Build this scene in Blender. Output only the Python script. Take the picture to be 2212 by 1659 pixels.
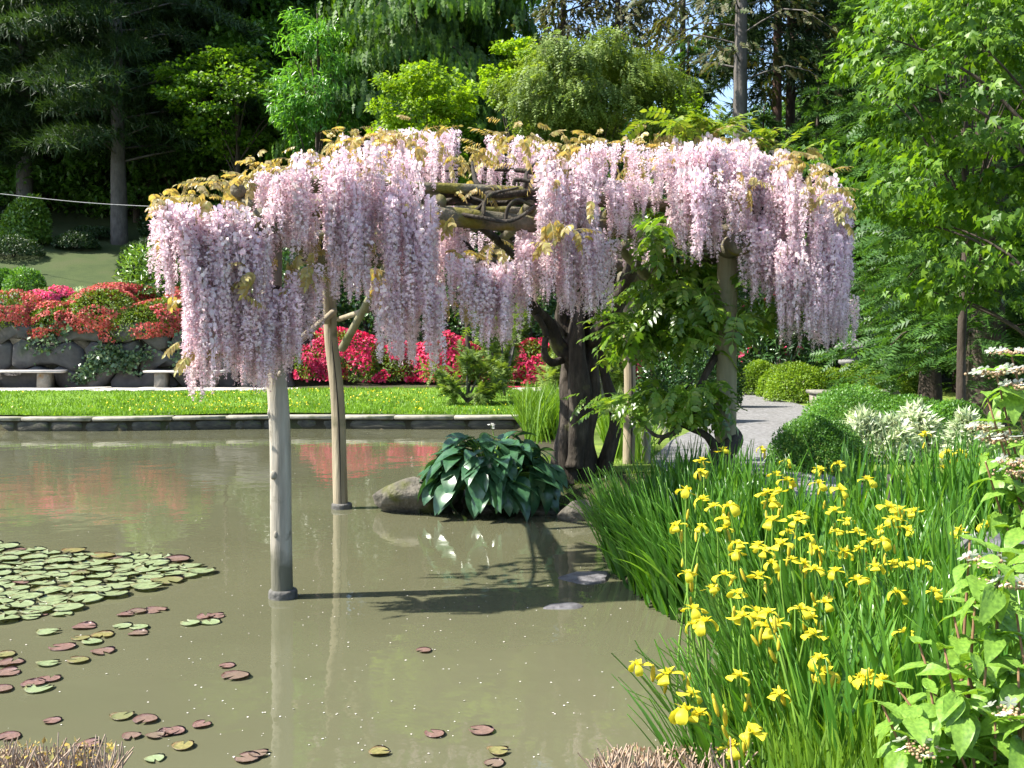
import bpy, math, random
import numpy as np
from mathutils import Vector, Matrix, Quaternion
for o in list(bpy.data.objects): bpy.data.objects.remove(o)
SC = bpy.context.scene
COL = SC.collection
rng = np.random.default_rng(11); random.seed(11)
PI = math.pi

# ---------------------------------------------------------------- camera
FPX, CX, CY, HOR, CAMZ = 2150.0, 1106.0, 829.5, 745.0, 1.75
PITCH = math.atan((CY - HOR) / FPX)
cam = bpy.data.cameras.new('camera'); camo = bpy.data.objects.new('camera', cam); COL.objects.link(camo)
cam.sensor_fit = 'HORIZONTAL'; cam.sensor_width = 36; cam.lens = 36 * FPX / 2212
cam.clip_start = .05; cam.clip_end = 2000
camo.location = (0, 0, CAMZ); camo.rotation_euler = (PI / 2 - PITCH, 0, 0)
SC.camera = camo
# ---------------------------------------------------------------- sky, sun, exposure
EL, BACK = math.radians(51), math.radians(-7)
SUN = Vector((-math.cos(EL) * math.cos(BACK), math.cos(EL) * math.sin(BACK), math.sin(EL)))
world = bpy.data.worlds.new('World'); SC.world = world; world.use_nodes = True
nt = world.node_tree; nt.nodes.clear()
sky = nt.nodes.new('ShaderNodeTexSky'); sky.sky_type = 'NISHITA'; sky.sun_disc = False
sky.sun_elevation = EL; sky.sun_rotation = math.atan2(SUN.x, SUN.y)
bg = nt.nodes.new('ShaderNodeBackground'); bg.inputs['Strength'].default_value = .13
wo = nt.nodes.new('ShaderNodeOutputWorld')
nt.links.new(sky.outputs[0], bg.inputs[0]); nt.links.new(bg.outputs[0], wo.inputs[0])
sl = bpy.data.lights.new('sun', 'SUN'); sl.energy = 5.0; sl.angle = math.radians(.53); sl.color = (1, .95, .86)
so = bpy.data.objects.new('sun', sl); COL.objects.link(so); so.location = (-20, 5, 40)
so.rotation_euler = SUN.to_track_quat('Z', 'Y').to_euler()
SC.view_settings.view_transform = 'Standard'; SC.view_settings.look = 'None'
SC.view_settings.gamma = 1; SC.view_settings.use_curve_mapping = False
SC.view_settings.exposure = 1.45
SC.render.engine = 'CYCLES'
cy = SC.cycles
cy.use_denoising = True; cy.max_bounces = 8; cy.diffuse_bounces = 5; cy.glossy_bounces = 3
cy.transmission_bounces = 4; cy.transparent_max_bounces = 4
cy.use_adaptive_sampling = True; cy.adaptive_threshold = .015
try: cy.denoising_prefilter = 'ACCURATE'
except Exception: pass

# ---------------------------------------------------------------- placing helpers
_fw = Vector((0, math.cos(PITCH), -math.sin(PITCH))); _up = Vector((0, math.sin(PITCH), math.cos(PITCH)))
def ray(px, py):
    return Vector((1, 0, 0)) * ((px - CX) / FPX) + _up * ((CY - py) / FPX) + _fw
def at(px, py, Y):
    d = ray(px, py); t = Y / d.y
    return np.array((d.x * t, Y, CAMZ + d.z * t))
def gr(px, py, z=0.0):
    d = ray(px, py); t = (z - CAMZ) / d.z
    return np.array((d.x * t, d.y * t, z))
def sstep(a, b, x):
    t = np.clip((np.asarray(x, float) - a) / (b - a), 0, 1); return t * t * (3 - 2 * t)
_wd = {}
def wob(P, seed=0, f=1.0, amp=1.0):
    if seed not in _wd:
        r = np.random.default_rng(1000 + seed); d = r.normal(size=(9, 3)); d /= np.linalg.norm(d, axis=1)[:, None]
        _wd[seed] = (d * r.uniform(.6, 2.2, (9, 1)), r.uniform(0, 6.28, 9), r.uniform(.5, 1, 9))
    d, p, a = _wd[seed]
    return amp * (np.sin(np.asarray(P) @ d.T * f + p) * a).sum(-1) / 3.2

# ---------------------------------------------------------------- mesh / object helpers
def mesh(name, V, F, mats, mi=None, smooth=False):
    V = np.asarray(V, np.float32).reshape(-1, 3)
    Fl = F if isinstance(F, list) else [F]
    Fl = [np.asarray(f, np.int32) for f in Fl if len(f)]
    me = bpy.data.meshes.new(name)
    lt = np.concatenate([np.full(len(f), f.shape[1], np.int32) for f in Fl])
    lv = np.concatenate([f.ravel() for f in Fl])
    ls = np.concatenate([[0], np.cumsum(lt)[:-1]]).astype(np.int32)
    me.vertices.add(len(V)); me.vertices.foreach_set('co', V.ravel())
    me.loops.add(len(lv)); me.loops.foreach_set('vertex_index', lv)
    me.polygons.add(len(lt)); me.polygons.foreach_set('loop_start', ls); me.polygons.foreach_set('loop_total', lt)
    for m in (mats if isinstance(mats, (list, tuple)) else [mats]): me.materials.append(m)
    if mi is not None: me.polygons.foreach_set('material_index', np.asarray(mi, np.int32))
    if smooth: me.polygons.foreach_set('use_smooth', np.ones(len(lt), bool))
    me.update(calc_edges=True)
    return me
def put(name, me, parent=None, kind=None, label=None, loc=None, rot=None, sca=None):
    o = bpy.data.objects.new(name, me); COL.objects.link(o)
    if loc is not None: o.location = loc
    if rot is not None: o.rotation_mode = 'QUATERNION'; o.rotation_quaternion = rot
    if sca is not None: o.scale = sca if hasattr(sca, '__len__') else (sca,) * 3
    if parent is not None:
        o.parent = parent; o.matrix_parent_inverse = wmat(parent).inverted()
    if kind: o['kind'] = kind
    if label: o['label'] = label
    return o
def wmat(o):
    m = o.matrix_basis.copy()
    return m if o.parent is None else wmat(o.parent) @ o.matrix_parent_inverse @ m
def tag(o, label, cat, group=None):
    o['label'] = label; o['category'] = cat
    if group: o['group'] = group
    return o
def thing(name, label, cat, loc, group=None):
    o = bpy.data.objects.new(name, None); COL.objects.link(o); o.empty_display_size = .1
    o.location = tuple(float(v) for v in loc)
    return tag(o, label, cat, group)
def struct(name, me, parent=None):
    o = put(name, me, parent)
    if parent is None: o['kind'] = 'structure'
    return o
def dup(root, loc, rotz=0, sca=1, label=None, group=None):
    r = root.copy(); COL.objects.link(r); r.location = tuple(float(v) for v in loc)
    r.rotation_euler = (0, 0, rotz); r.scale = (sca,) * 3 if not hasattr(sca, '__len__') else sca
    if label: r['label'] = label
    if group: r['group'] = group
    for ch in root.children:
        c = ch.copy(); COL.objects.link(c); c.parent = r; c.matrix_parent_inverse = ch.matrix_parent_inverse.copy()
        for g in ch.children:
            d = g.copy(); COL.objects.link(d); d.parent = c; d.matrix_parent_inverse = g.matrix_parent_inverse.copy()
    return r
def nrm(a):
    a = np.asarray(a, float); return a / (np.linalg.norm(a, axis=-1, keepdims=True) + 1e-9)
def frames(axis, normal):
    a = nrm(axis); n = np.asarray(normal, float); n = n - (n * a).sum(-1, keepdims=True) * a
    n = nrm(n); x = np.cross(a, n)
    return np.stack([x, a, n], axis=-1)
def scat(tv, tf, P, R, S):
    tv = np.asarray(tv, float); tf = np.asarray(tf); S = np.asarray(S, float)
    V = np.einsum('nij,kj->nki', R, tv) * S.reshape(-1, 1, 1) + np.asarray(P)[:, None, :]
    n, k = len(P), len(tv)
    return V.reshape(-1, 3), (tf[None] + k * np.arange(n)[:, None, None]).reshape(-1, tf.shape[1])
def cat(parts):
    V, F, mi, o = [], [], [], 0
    for i, (v, f) in enumerate(parts):
        V.append(v); F.append(np.asarray(f) + o); mi += [i] * len(f); o += len(v)
    return np.concatenate(V), F, mi
def catmull(P, n):
    P = np.asarray(P, float)
    if len(P) == 2: return P[0] + (P[1] - P[0]) * np.linspace(0, 1, n)[:, None]
    Q = np.concatenate([[2 * P[0] - P[1]], P, [2 * P[-1] - P[-2]]])
    t = np.linspace(0, len(P) - 1 - 1e-6, n); i = t.astype(int); u = (t - i)[:, None]
    a, b, c, d = Q[i], Q[i + 1], Q[i + 2], Q[i + 3]
    return .5 * (2 * b + (c - a) * u + (2 * a - 5 * b + 4 * c - d) * u ** 2 + (3 * b - a - 3 * c + d) * u ** 3)
def tube(path, rad, sides=8, n=None, lump=0.0, seed=0, lf=6.0, cap=True, flute=0.0, twist=0.0):
    """tapered round limb along a path; returns verts, quad+tri faces as one tri/quad pair list"""
    n = n or max(4, 4 * len(path)); C = catmull(path, n)
    rad = np.asarray(rad, float); r = np.interp(np.linspace(0, 1, n), np.linspace(0, 1, len(rad)), rad)
    T = nrm(np.gradient(C, axis=0)); ref = np.array((0.31, 0.94, 0.1)) if abs(T[0][2]) > .5 else np.array((0, 0, 1.))
    X = nrm(np.cross(T, ref)); Y = np.cross(T, X)
    a = np.linspace(0, 2 * PI, sides, endpoint=False)
    D = X[:, None] * np.cos(a)[None, :, None] + Y[:, None] * np.sin(a)[None, :, None]
    R = np.repeat(r[:, None], sides, 1)
    if lump: R = R * (1 + wob(C[:, None] + D * r[:, None, None], seed, lf, lump))
    if flute: R = R * (1 + flute * np.cos(3 * a[None] + twist * np.arange(n)[:, None] / n) + .5 * flute * np.cos(5 * a[None] + 1 - 1.4 * twist * np.arange(n)[:, None] / n))
    V = (C[:, None] + D * R[..., None]).reshape(-1, 3)
    i = np.arange(n - 1)[:, None] * sides; j = np.arange(sides)[None]; k = (j + 1) % sides
    F = np.stack([i + j, i + k, i + sides + k, i + sides + j], -1).reshape(-1, 4)
    if cap:
        V = np.concatenate([V, C[:1], C[-1:]]); c0, c1 = n * sides, n * sides + 1
        jj = np.arange(sides); kk = (jj + 1) % sides
        tri = np.concatenate([np.stack([np.full(sides, c0), kk, jj], -1), np.stack([np.full(sides, c1), (n - 1) * sides + jj, (n - 1) * sides + kk], -1)])
        return V, F, tri
    return V, F, np.zeros((0, 3), int)
def tubes(name, specs, mat, smooth=True):
    V, Q, T, o = [], [], [], 0
    for s in specs:
        v, q, t = tube(**s); V.append(v); Q.append(q + o); T.append(t + o); o += len(v)
    return mesh(name, np.concatenate(V), [np.concatenate(Q), np.concatenate(T)], mat, smooth=smooth)
def boxv(x0, x1, y0, y1, z0, z1, bev=0.0, jit=0.0, r=None):
    """bevelled box: 24 verts when bev>0"""
    b = bev
    if not b:
        V = np.array([(x, y, z) for z in (z0, z1) for y in (y0, y1) for x in (x0, x1)], float)
        F = np.array([(0, 2, 3, 1), (4, 5, 7, 6), (0, 1, 5, 4), (2, 6, 7, 3), (0, 4, 6, 2), (1, 3, 7, 5)])
        return V, F
    V, F = [], []
    def ring(z, s):
        return [(x0 + s, y0 + s, z), (x1 - s, y0 + s, z), (x1 - s, y1 - s, z), (x0 + s, y1 - s, z)]
    V = ring(z0, b) + ring(z0 + b, 0) + ring(z1 - b, 0) + ring(z1, b)
    V = np.array(V, float)
    F = [(3, 2, 1, 0), (12, 13, 14, 15)]
    for k in range(3):
        for j in range(4): F.append((k * 4 + j, k * 4 + (j + 1) % 4, k * 4 + 4 + (j + 1) % 4, k * 4 + 4 + j))
    if jit: V = V + rng.normal(0, jit, V.shape)
    return V, np.array(F)
_ico = {}
def ico(n):
    if n not in _ico:
        import bmesh
        bm = bmesh.new(); bmesh.ops.create_icosphere(bm, subdivisions=n, radius=1)
        _ico[n] = (np.array([v.co[:] for v in bm.verts]), np.array([[v.index for v in f.verts] for f in bm.faces])); bm.free()
    return _ico[n]
def boulder(name, c, r, mat, seed, sub=4, amp=.22, f=1.6, flat=None):
    v, F = ico(sub); d = v * (1 + wob(v, seed, f, amp) + wob(v, seed + 50, f * 4, amp * .22) + wob(v, seed + 70, 14, amp * .06))[:, None]
    rr = np.random.default_rng(seed)
    for _ in range(9 if amp > .12 else 0):                      # chipped planes
        nn = nrm(rr.normal(size=3) + (0, 0, .3)); k = d @ nn; lim = rr.uniform(.62, .85); d = d - np.maximum(k - lim, 0)[:, None] * nn * .85
    V = d * np.asarray(r) + np.asarray(c)
    if flat is not None: V[:, 2] = np.minimum(V[:, 2], flat + (V[:, 2] - flat) * .15)
    return mesh(name, V, F, mat, smooth=True)

# ---------------------------------------------------------------- materials
def newmat(name):
    m = bpy.data.materials.new(name); m.use_nodes = True; n = m.node_tree; n.nodes.clear()
    return m, n, n.nodes.new('ShaderNodeOutputMaterial')
def N(nt, t, **kw):
    n = nt.nodes.new('ShaderNode' + t)
    for k, v in kw.items():
        if hasattr(n, k): setattr(n, k, v)
        else: n.inputs[k.replace('_', ' ')].default_value = v
    return n
def ramp(nt, src, stops):
    r = nt.nodes.new('ShaderNodeValToRGB'); e = r.color_ramp.elements
    e[0].position, e[0].color = stops[0][0], (*stops[0][1], 1)
    e[1].position, e[1].color = stops[-1][0], (*stops[-1][1], 1)
    for p, c in stops[1:-1]:
        x = e.new(p); x.color = (*c, 1)
    nt.links.new(src, r.inputs[0]); return r.outputs[0]
def mixc(nt, fac, a, b, mode='MIX'):
    m = nt.nodes.new('ShaderNodeMix'); m.data_type = 'RGBA'; m.blend_type = mode
    if hasattr(fac, 'is_linked'): nt.links.new(fac, m.inputs[0])
    else: m.inputs[0].default_value = fac
    for s, i in ((a, 6), (b, 7)):
        if hasattr(s, 'is_linked'): nt.links.new(s, m.inputs[i])
        else: m.inputs[i].default_value = (*s, 1)
    return m.outputs[2]
def foliage(name, c1, c2, c3=None, trans=.35, rough=.45, spec=.4, nscale=.9, tint=None, tcol=None, otint=None, pad=None):
    m, nt, out = newmat(name)
    g = N(nt, 'NewGeometry')
    stops = [(0, c1), (1, c2)] if c3 is None else [(0, c1), (.55, c2), (1, c3)]
    c = ramp(nt, g.outputs['Random Per Island'], stops)
    tc = N(nt, 'TexCoord'); no = N(nt, 'TexNoise', Scale=nscale, Detail=2.0)
    nt.links.new(tc.outputs['Object'], no.inputs['Vector'])
    k = ramp(nt, no.outputs[0], [(.3, (.62, .66, .6)), (.7, (1.25, 1.2, 1.1))])
    c = mixc(nt, 1.0, c, k, 'MULTIPLY')
    if tint is not None:
        no2 = N(nt, 'TexNoise', Scale=nscale * .45, Detail=1.0); nt.links.new(tc.outputs['Object'], no2.inputs['Vector'])
        f = ramp(nt, no2.outputs[0], [(.42, (0, 0, 0)), (.62, (.7, .7, .7))])
        c = mixc(nt, f, c, tint)
    if otint is not None:                                        # each raceme or pad of its own tone
        oi = N(nt, 'ObjectInfo'); c = mixc(nt, ramp(nt, oi.outputs['Random'], [(.25, (0, 0, 0)), (1, (.75, .75, .75))]), c, otint)
    if pad is not None:                                          # lily pad: radial veins, blotches, a stained rim
        sx = N(nt, 'SeparateXYZ'); nt.links.new(tc.outputs['Object'], sx.inputs[0])
        an = N(nt, 'Math', operation='ARCTAN2'); nt.links.new(sx.outputs[1], an.inputs[0]); nt.links.new(sx.outputs[0], an.inputs[1])
        sn = N(nt, 'Math', operation='MULTIPLY'); nt.links.new(an.outputs[0], sn.inputs[0]); sn.inputs[1].default_value = 9.0
        s2 = N(nt, 'Math', operation='SINE'); nt.links.new(sn.outputs[0], s2.inputs[0])
        c = mixc(nt, ramp(nt, s2.outputs[0], [(.93, (0, 0, 0)), (1, (.35, .35, .35))]), c, tuple(min(1, v * 1.5) for v in c3))
        ln = N(nt, 'VectorMath', operation='LENGTH'); nt.links.new(tc.outputs['Object'], ln.inputs[0])
        n5 = N(nt, 'TexNoise', Scale=2.5, Detail=3.0); nt.links.new(tc.outputs['Object'], n5.inputs['Vector'])
        m5 = N(nt, 'Math', operation='MULTIPLY_ADD'); nt.links.new(n5.outputs[0], m5.inputs[0]); m5.inputs[1].default_value = .28; nt.links.new(ln.outputs['Value'], m5.inputs[2])
        c = mixc(nt, ramp(nt, m5.outputs[0], [(.0, (0, 0, 0)), (.93, (0, 0, 0)), (1.0, (.5, .5, .5))]), c, pad)
    p = N(nt, 'BsdfPrincipled', Roughness=rough); p.inputs['Specular IOR Level'].default_value = spec
    nt.links.new(c, p.inputs['Base Color'])
    t = N(nt, 'BsdfTranslucent')
    tt = mixc(nt, 1.0, c, tcol or (1.5, 1.45, .5), 'MULTIPLY'); nt.links.new(tt, t.inputs[0])
    mx = N(nt, 'MixShader'); mx.inputs[0].default_value = trans
    nt.links.new(p.outputs[0], mx.inputs[1]); nt.links.new(t.outputs[0], mx.inputs[2]); nt.links.new(mx.outputs[0], out.inputs[0])
    return m
def solid(name, stops, scale=6.0, stretch=(1, 1, 1), rough=.85, bump=.3, bscale=None, detail=5.0, spots=None, spec=.3, sscale=3.0):
    m, nt, out = newmat(name)
    tc = N(nt, 'TexCoord'); mp = N(nt, 'Mapping'); mp.inputs['Scale'].default_value = stretch
    nt.links.new(tc.outputs['Object'], mp.inputs[0])
    no = N(nt, 'TexNoise', Scale=scale, Detail=detail, Roughness=.62); nt.links.new(mp.outputs[0], no.inputs['Vector'])
    c = ramp(nt, no.outputs[0], stops)
    if spots is not None:
        n2 = N(nt, 'TexNoise', Scale=sscale, Detail=4.0); nt.links.new(tc.outputs['Object'], n2.inputs['Vector'])
        f = ramp(nt, n2.outputs[0], [(spots[0], (0, 0, 0)), (spots[1], (1, 1, 1))]); c = mixc(nt, f, c, spots[2])
    p = N(nt, 'BsdfPrincipled', Roughness=rough); p.inputs['Specular IOR Level'].default_value = spec
    nt.links.new(c, p.inputs['Base Color'])
    if bump:
        n3 = N(nt, 'TexNoise', Scale=bscale or scale * 3, Detail=6.0); nt.links.new(mp.outputs[0], n3.inputs['Vector'])
        b = N(nt, 'Bump', Strength=bump, Distance=.03); nt.links.new(n3.outputs[0], b.inputs['Height']); nt.links.new(b.outputs[0], p.inputs['Normal'])
    nt.links.new(p.outputs[0], out.inputs[0]); return m

M = {}
M['water'], nt, out = newmat('pond_water')
p = N(nt, 'BsdfPrincipled', Roughness=.025); p.inputs['IOR'].default_value = 1.333; p.inputs['Specular IOR Level'].default_value = .75
tc = N(nt, 'TexCoord'); no = N(nt, 'TexNoise', Scale=.35, Detail=3.0); nt.links.new(tc.outputs['Object'], no.inputs['Vector'])
nt.links.new(ramp(nt, no.outputs[0], [(.3, (.088, .088, .050)), (.7, (.110, .109, .063))]), p.inputs['Base Color'])
mp = N(nt, 'Mapping'); mp.inputs['Scale'].default_value = (1, 1.0, 1); nt.links.new(tc.outputs['Object'], mp.inputs[0])
n1 = N(nt, 'TexNoise', Scale=2.2, Detail=2.0); nt.links.new(mp.outputs[0], n1.inputs['Vector'])
n2 = N(nt, 'TexNoise', Scale=14.0, Detail=2.0); nt.links.new(mp.outputs[0], n2.inputs['Vector'])
ad = N(nt, 'Math', operation='MULTIPLY_ADD'); nt.links.new(n2.outputs[0], ad.inputs[0]); ad.inputs[1].default_value = .12; nt.links.new(n1.outputs[0], ad.inputs[2])
b = N(nt, 'Bump', Strength=.075, Distance=.06); nt.links.new(ad.outputs[0], b.inputs['Height']); nt.links.new(b.outputs[0], p.inputs['Normal'])
nt.links.new(p.outputs[0], out.inputs[0])

M['soil'] = solid('soil_moss', [(.3, (.03, .022, .013)), (.5, (.04, .036, .016)), (.7, (.045, .065, .016))], 1.4, rough=.95, bump=.6, bscale=25)
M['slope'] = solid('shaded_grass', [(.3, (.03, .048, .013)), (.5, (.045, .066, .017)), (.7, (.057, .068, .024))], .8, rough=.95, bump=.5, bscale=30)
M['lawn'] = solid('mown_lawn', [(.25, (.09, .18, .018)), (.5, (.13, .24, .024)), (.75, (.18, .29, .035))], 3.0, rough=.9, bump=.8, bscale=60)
M['moss'] = solid('moss_verge', [(.3, (.07, .10, .02)), (.5, (.12, .18, .025)), (.7, (.19, .24, .04))], 2.0, rough=.95, bump=.7, bscale=40)
M['gravel'] = solid('pale_gravel', [(.3, (.11, .107, .10)), (.5, (.20, .195, .19)), (.7, (.30, .295, .29))], 16, rough=.95, bump=1.0, bscale=60, detail=9.0, spots=(.5, .75, (.16, .155, .145)), sscale=1.2)
M['slab'] = solid('path_slab', [(.3, (.36, .33, .29)), (.7, (.55, .52, .47))], 4, rough=.85, bump=.3, spots=(.6, .7, (.28, .27, .22)))
M['coping'] = solid('coping_stone', [(.3, (.20, .19, .15)), (.7, (.34, .32, .26))], 5, bump=.4, spots=(.55, .7, (.12, .13, .07)))
M['edge'] = solid('edge_stone', [(.3, (.03, .03, .024)), (.55, (.065, .062, .048)), (.75, (.11, .10, .075))], 4, bump=.6, spots=(.55, .68, (.07, .08, .035)))
M['wallstone'] = solid('wall_stone', [(.3, (.055, .05, .05)), (.5, (.09, .082, .08)), (.72, (.14, .13, .122))], 2.2, bump=.6, spots=(.58, .7, (.045, .055, .03)), sscale=1.1)
M['backing'] = solid('wall_backing', [(.3, (.02, .02, .015)), (.7, (.045, .045, .03))], 5)
M['boulder'] = solid('mossy_boulder', [(.3, (.05, .045, .036)), (.5, (.105, .095, .075)), (.7, (.19, .17, .135))], 5, bump=.8, bscale=22, spots=(.52, .62, (.075, .08, .02)), sscale=2.6)
M['mossrock'] = solid('moss_rock', [(.3, (.05, .05, .02)), (.5, (.10, .12, .02)), (.7, (.17, .18, .04))], 8, bump=1, bscale=40)
M['darkrock'] = solid('wet_rock', [(.3, (.06, .058, .06)), (.7, (.16, .155, .16))], 12, rough=.6, bump=.5)
M['bench'] = solid('bench_slab', [(.3, (.42, .38, .35)), (.7, (.58, .54, .50))], 5, bump=.2)
M['bench2'] = solid('mossy_bench', [(.3, (.13, .125, .10)), (.7, (.24, .225, .19))], 6, bump=.4, spots=(.55, .68, (.10, .11, .05)))
M['benchleg'] = solid('bench_leg', [(.3, (.16, .14, .11)), (.7, (.30, .27, .22))], 6, bump=.4, spots=(.6, .7, (.22, .11, .03)))
M['post'] = solid('weathered_post', [(.25, (.17, .15, .115)), (.5, (.29, .265, .215)), (.75, (.42, .39, .325))], 9, (1, 1, .12), bump=.55, bscale=26, spots=(.58, .68, (.115, .105, .075)), sscale=5)
nt = M['post'].node_tree; pb = next(n for n in nt.nodes if n.type == 'BSDF_PRINCIPLED'); src = pb.inputs['Base Color'].links[0].from_socket    # waterline stain on the pond posts
tc = N(nt, 'TexCoord'); sx = N(nt, 'SeparateXYZ'); nt.links.new(tc.outputs['Object'], sx.inputs[0]); no = N(nt, 'TexNoise', Scale=7.0, Detail=4.0); nt.links.new(tc.outputs['Object'], no.inputs['Vector'])
ma = N(nt, 'Math', operation='MULTIPLY_ADD'); nt.links.new(no.outputs[0], ma.inputs[0]); ma.inputs[1].default_value = -.45; nt.links.new(sx.outputs[2], ma.inputs[2])
nt.links.new(mixc(nt, ramp(nt, ma.outputs[0], [(0, (.8, .8, .8)), (.16, (0, 0, 0))]), src, (.075, .075, .045)), pb.inputs['Base Color'])
M['post2'] = solid('tan_post', [(.25, (.17, .14, .09)), (.5, (.27, .225, .15)), (.75, (.37, .32, .22))], 9, (1, 1, .12), bump=.5, bscale=26, spots=(.6, .7, (.12, .11, .06)))
M['post3'] = solid('greenish_post', [(.25, (.13, .12, .07)), (.5, (.20, .185, .11)), (.75, (.27, .25, .16))], 8, (1, 1, .12), bump=.5, bscale=26, spots=(.55, .68, (.10, .115, .04)))
M['beam'] = solid('mossy_log', [(.3, (.06, .055, .035)), (.5, (.12, .105, .07)), (.72, (.20, .18, .12))], 7, bump=.8, spots=(.52, .62, (.13, .115, .02)), sscale=4)
M['crack'] = solid('dark_crack', [(.3, (.012, .01, .008)), (.7, (.02, .017, .012))], 6, bump=0)
M['collar'] = solid('wet_collar', [(.3, (.05, .048, .042)), (.7, (.14, .135, .12))], 10, bump=.5)
M['vine'] = solid('wisteria_bark', [(.3, (.016, .012, .009)), (.5, (.036, .029, .021)), (.72, (.08, .066, .05))], 10, (1, 1, .35), bump=1, bscale=24, spots=(.62, .72, (.09, .09, .03)), sscale=5)
M['bark'] = solid('tree_bark', [(.3, (.03, .022, .016)), (.7, (.085, .065, .05))], 5, (1, 1, .3), bump=.8)
M['bark_grey'] = solid('grey_bark', [(.3, (.07, .062, .056)), (.7, (.15, .135, .12))], 5, (1, 1, .5), bump=.8)
M['bark_red'] = solid('red_bark', [(.3, (.06, .035, .025)), (.7, (.15, .09, .065))], 5, (1, 1, .2), bump=.8)
M['stake'] = solid('grey_stake', [(.3, (.19, .17, .14)), (.7, (.36, .33, .28))], 12, (1, 1, .2), bump=.3)
M['darkstake'] = solid('dark_stake', [(.3, (.03, .026, .022)), (.7, (.075, .065, .055))], 12, (1, 1, .2), bump=.3)
M['rope'] = solid('rope', [(.3, (.25, .21, .16)), (.7, (.42, .37, .30))], 40, bump=.3)
M['cable'] = solid('cable', [(.3, (.25, .25, .25)), (.7, (.36, .36, .36))], 5, bump=0)
M['lantern'] = solid('lantern_stone', [(.3, (.13, .13, .12)), (.7, (.26, .25, .24))], 6, bump=.4)
M['drystem'] = solid('dry_stem', [(.3, (.20, .14, .095)), (.5, (.32, .235, .17)), (.75, (.46, .36, .28))], 30, bump=0)
M['stem'] = solid('green_stem', [(.3, (.10, .20, .02)), (.7, (.17, .30, .04))], 12, bump=0)
M['redstem'] = solid('reddish_stem', [(.3, (.16, .08, .05)), (.7, (.24, .15, .07))], 12, bump=0)

M['w_banner'] = foliage('wisteria_banner', (.81, .67, .755), (.915, .835, .885), (.97, .95, .965), trans=.5, rough=.5, spec=.25, nscale=5, tcol=(1.0, .92, .97), otint=(.88, .75, .83))
M['w_wing'] = foliage('wisteria_wing', (.66, .44, .57), (.83, .66, .75), (.94, .86, .905), trans=.5, rough=.5, spec=.2, nscale=14, tcol=(1, .9, .97))
M['w_axis'] = solid('raceme_stalk', [(.3, (.20, .17, .07)), (.7, (.34, .27, .15))], 30, bump=0)
M['w_gold'] = foliage('wisteria_young_leaf', (.36, .28, .11), (.50, .42, .19), (.42, .42, .13), trans=.45, rough=.4, tcol=(1.3, 1.1, .5))
M['w_lime'] = foliage('wisteria_lime_leaf', (.12, .20, .02), (.20, .29, .03), (.32, .36, .06), trans=.42, rough=.35, spec=.5, nscale=3)
M['w_bronze'] = foliage('wisteria_bronze_leaf', (.30, .23, .10), (.44, .36, .18), (.36, .36, .12), trans=.45, rough=.4, tcol=(1.3, 1.1, .6))
M['w_green'] = foliage('wisteria_leaf', (.08, .17, .02), (.13, .25, .028), (.22, .31, .06), trans=.5, rough=.32, spec=.6, nscale=3)
M['hosta'] = foliage('hosta_leaf', (.028, .085, .045), (.045, .12, .06), (.07, .16, .06), trans=.18, rough=.28, spec=.55, nscale=6)
M['iris_leaf'] = foliage('iris_leaf', (.05, .155, .024), (.09, .23, .03), (.16, .32, .05), trans=.43, rough=.3, spec=.5, nscale=3)
M['iris_yellow'] = foliage('iris_petal', (.80, .68, .03), (.86, .75, .05), (.90, .82, .12), trans=.38, rough=.45, spec=.2, nscale=20, tcol=(1.05, 1.0, .7))
M['iris_white'] = foliage('white_petal', (.80, .80, .82), (.86, .86, .86), trans=.35, rough=.5, nscale=10, tcol=(1, 1, 1))
M['bud'] = foliage('iris_bud', (.42, .36, .03), (.60, .48, .04), trans=.2, nscale=10)
M['grass'] = foliage('grass_blade', (.09, .19, .016), (.14, .27, .022), (.20, .34, .03), trans=.4, rough=.5, nscale=2)
M['buttercup'] = foliage('lawn_flower', (.80, .60, .01), (.9, .72, .02), trans=.2, nscale=2, tcol=(1, 1, 1))
M['vib'] = foliage('viburnum_leaf', (.12, .24, .035), (.18, .33, .05), (.25, .40, .075), trans=.38, rough=.42, spec=.4, nscale=8)
M['vib_brown'] = foliage('viburnum_bud', (.36, .22, .14), (.50, .34, .22), (.42, .40, .20), trans=.2, nscale=20, tcol=(1, 1, 1))
M['pad_green'] = foliage('green_lily_pad', (.17, .23, .12), (.22, .275, .15), (.27, .32, .185), trans=.05, rough=.26, spec=.6, nscale=3, otint=(.23, .28, .15), pad=(.16, .13, .07))
M['pad_red'] = foliage('purple_lily_pad', (.15, .085, .085), (.19, .115, .105), (.22, .15, .125), trans=.05, rough=.28, spec=.55, nscale=3, otint=(.16, .13, .09), pad=(.09, .04, .04))
M['pad_mix'] = foliage('bronze_lily_pad', (.17, .12, .06), (.22, .19, .08), (.20, .24, .09), trans=.05, rough=.28, spec=.55, nscale=3, otint=(.14, .16, .08), pad=(.13, .06, .05))
M['az_coral'] = foliage('coral_blossom', (.50, .07, .07), (.60, .13, .13), (.68, .22, .19), trans=.3, rough=.6, nscale=2, tcol=(1.1, .9, .9))
M['az_pink'] = foliage('pink_blossom', (.75, .07, .22), (.85, .15, .32), trans=.3, rough=.6, nscale=2, tcol=(1.1, .9, .95))
M['az_mag'] = foliage('magenta_blossom', (.50, .012, .07), (.68, .03, .14), (.82, .09, .24), trans=.35, rough=.6, nscale=2, tcol=(1.1, .9, .9))
M['az_leaf'] = foliage('azalea_leaf', (.06, .12, .015), (.12, .20, .02), (.20, .26, .03), trans=.35, rough=.5, nscale=1.5)
M['box'] = foliage('hedge_leaf', (.06, .16, .03), (.10, .24, .04), (.16, .32, .05), trans=.35, rough=.4, nscale=1.6)
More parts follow.
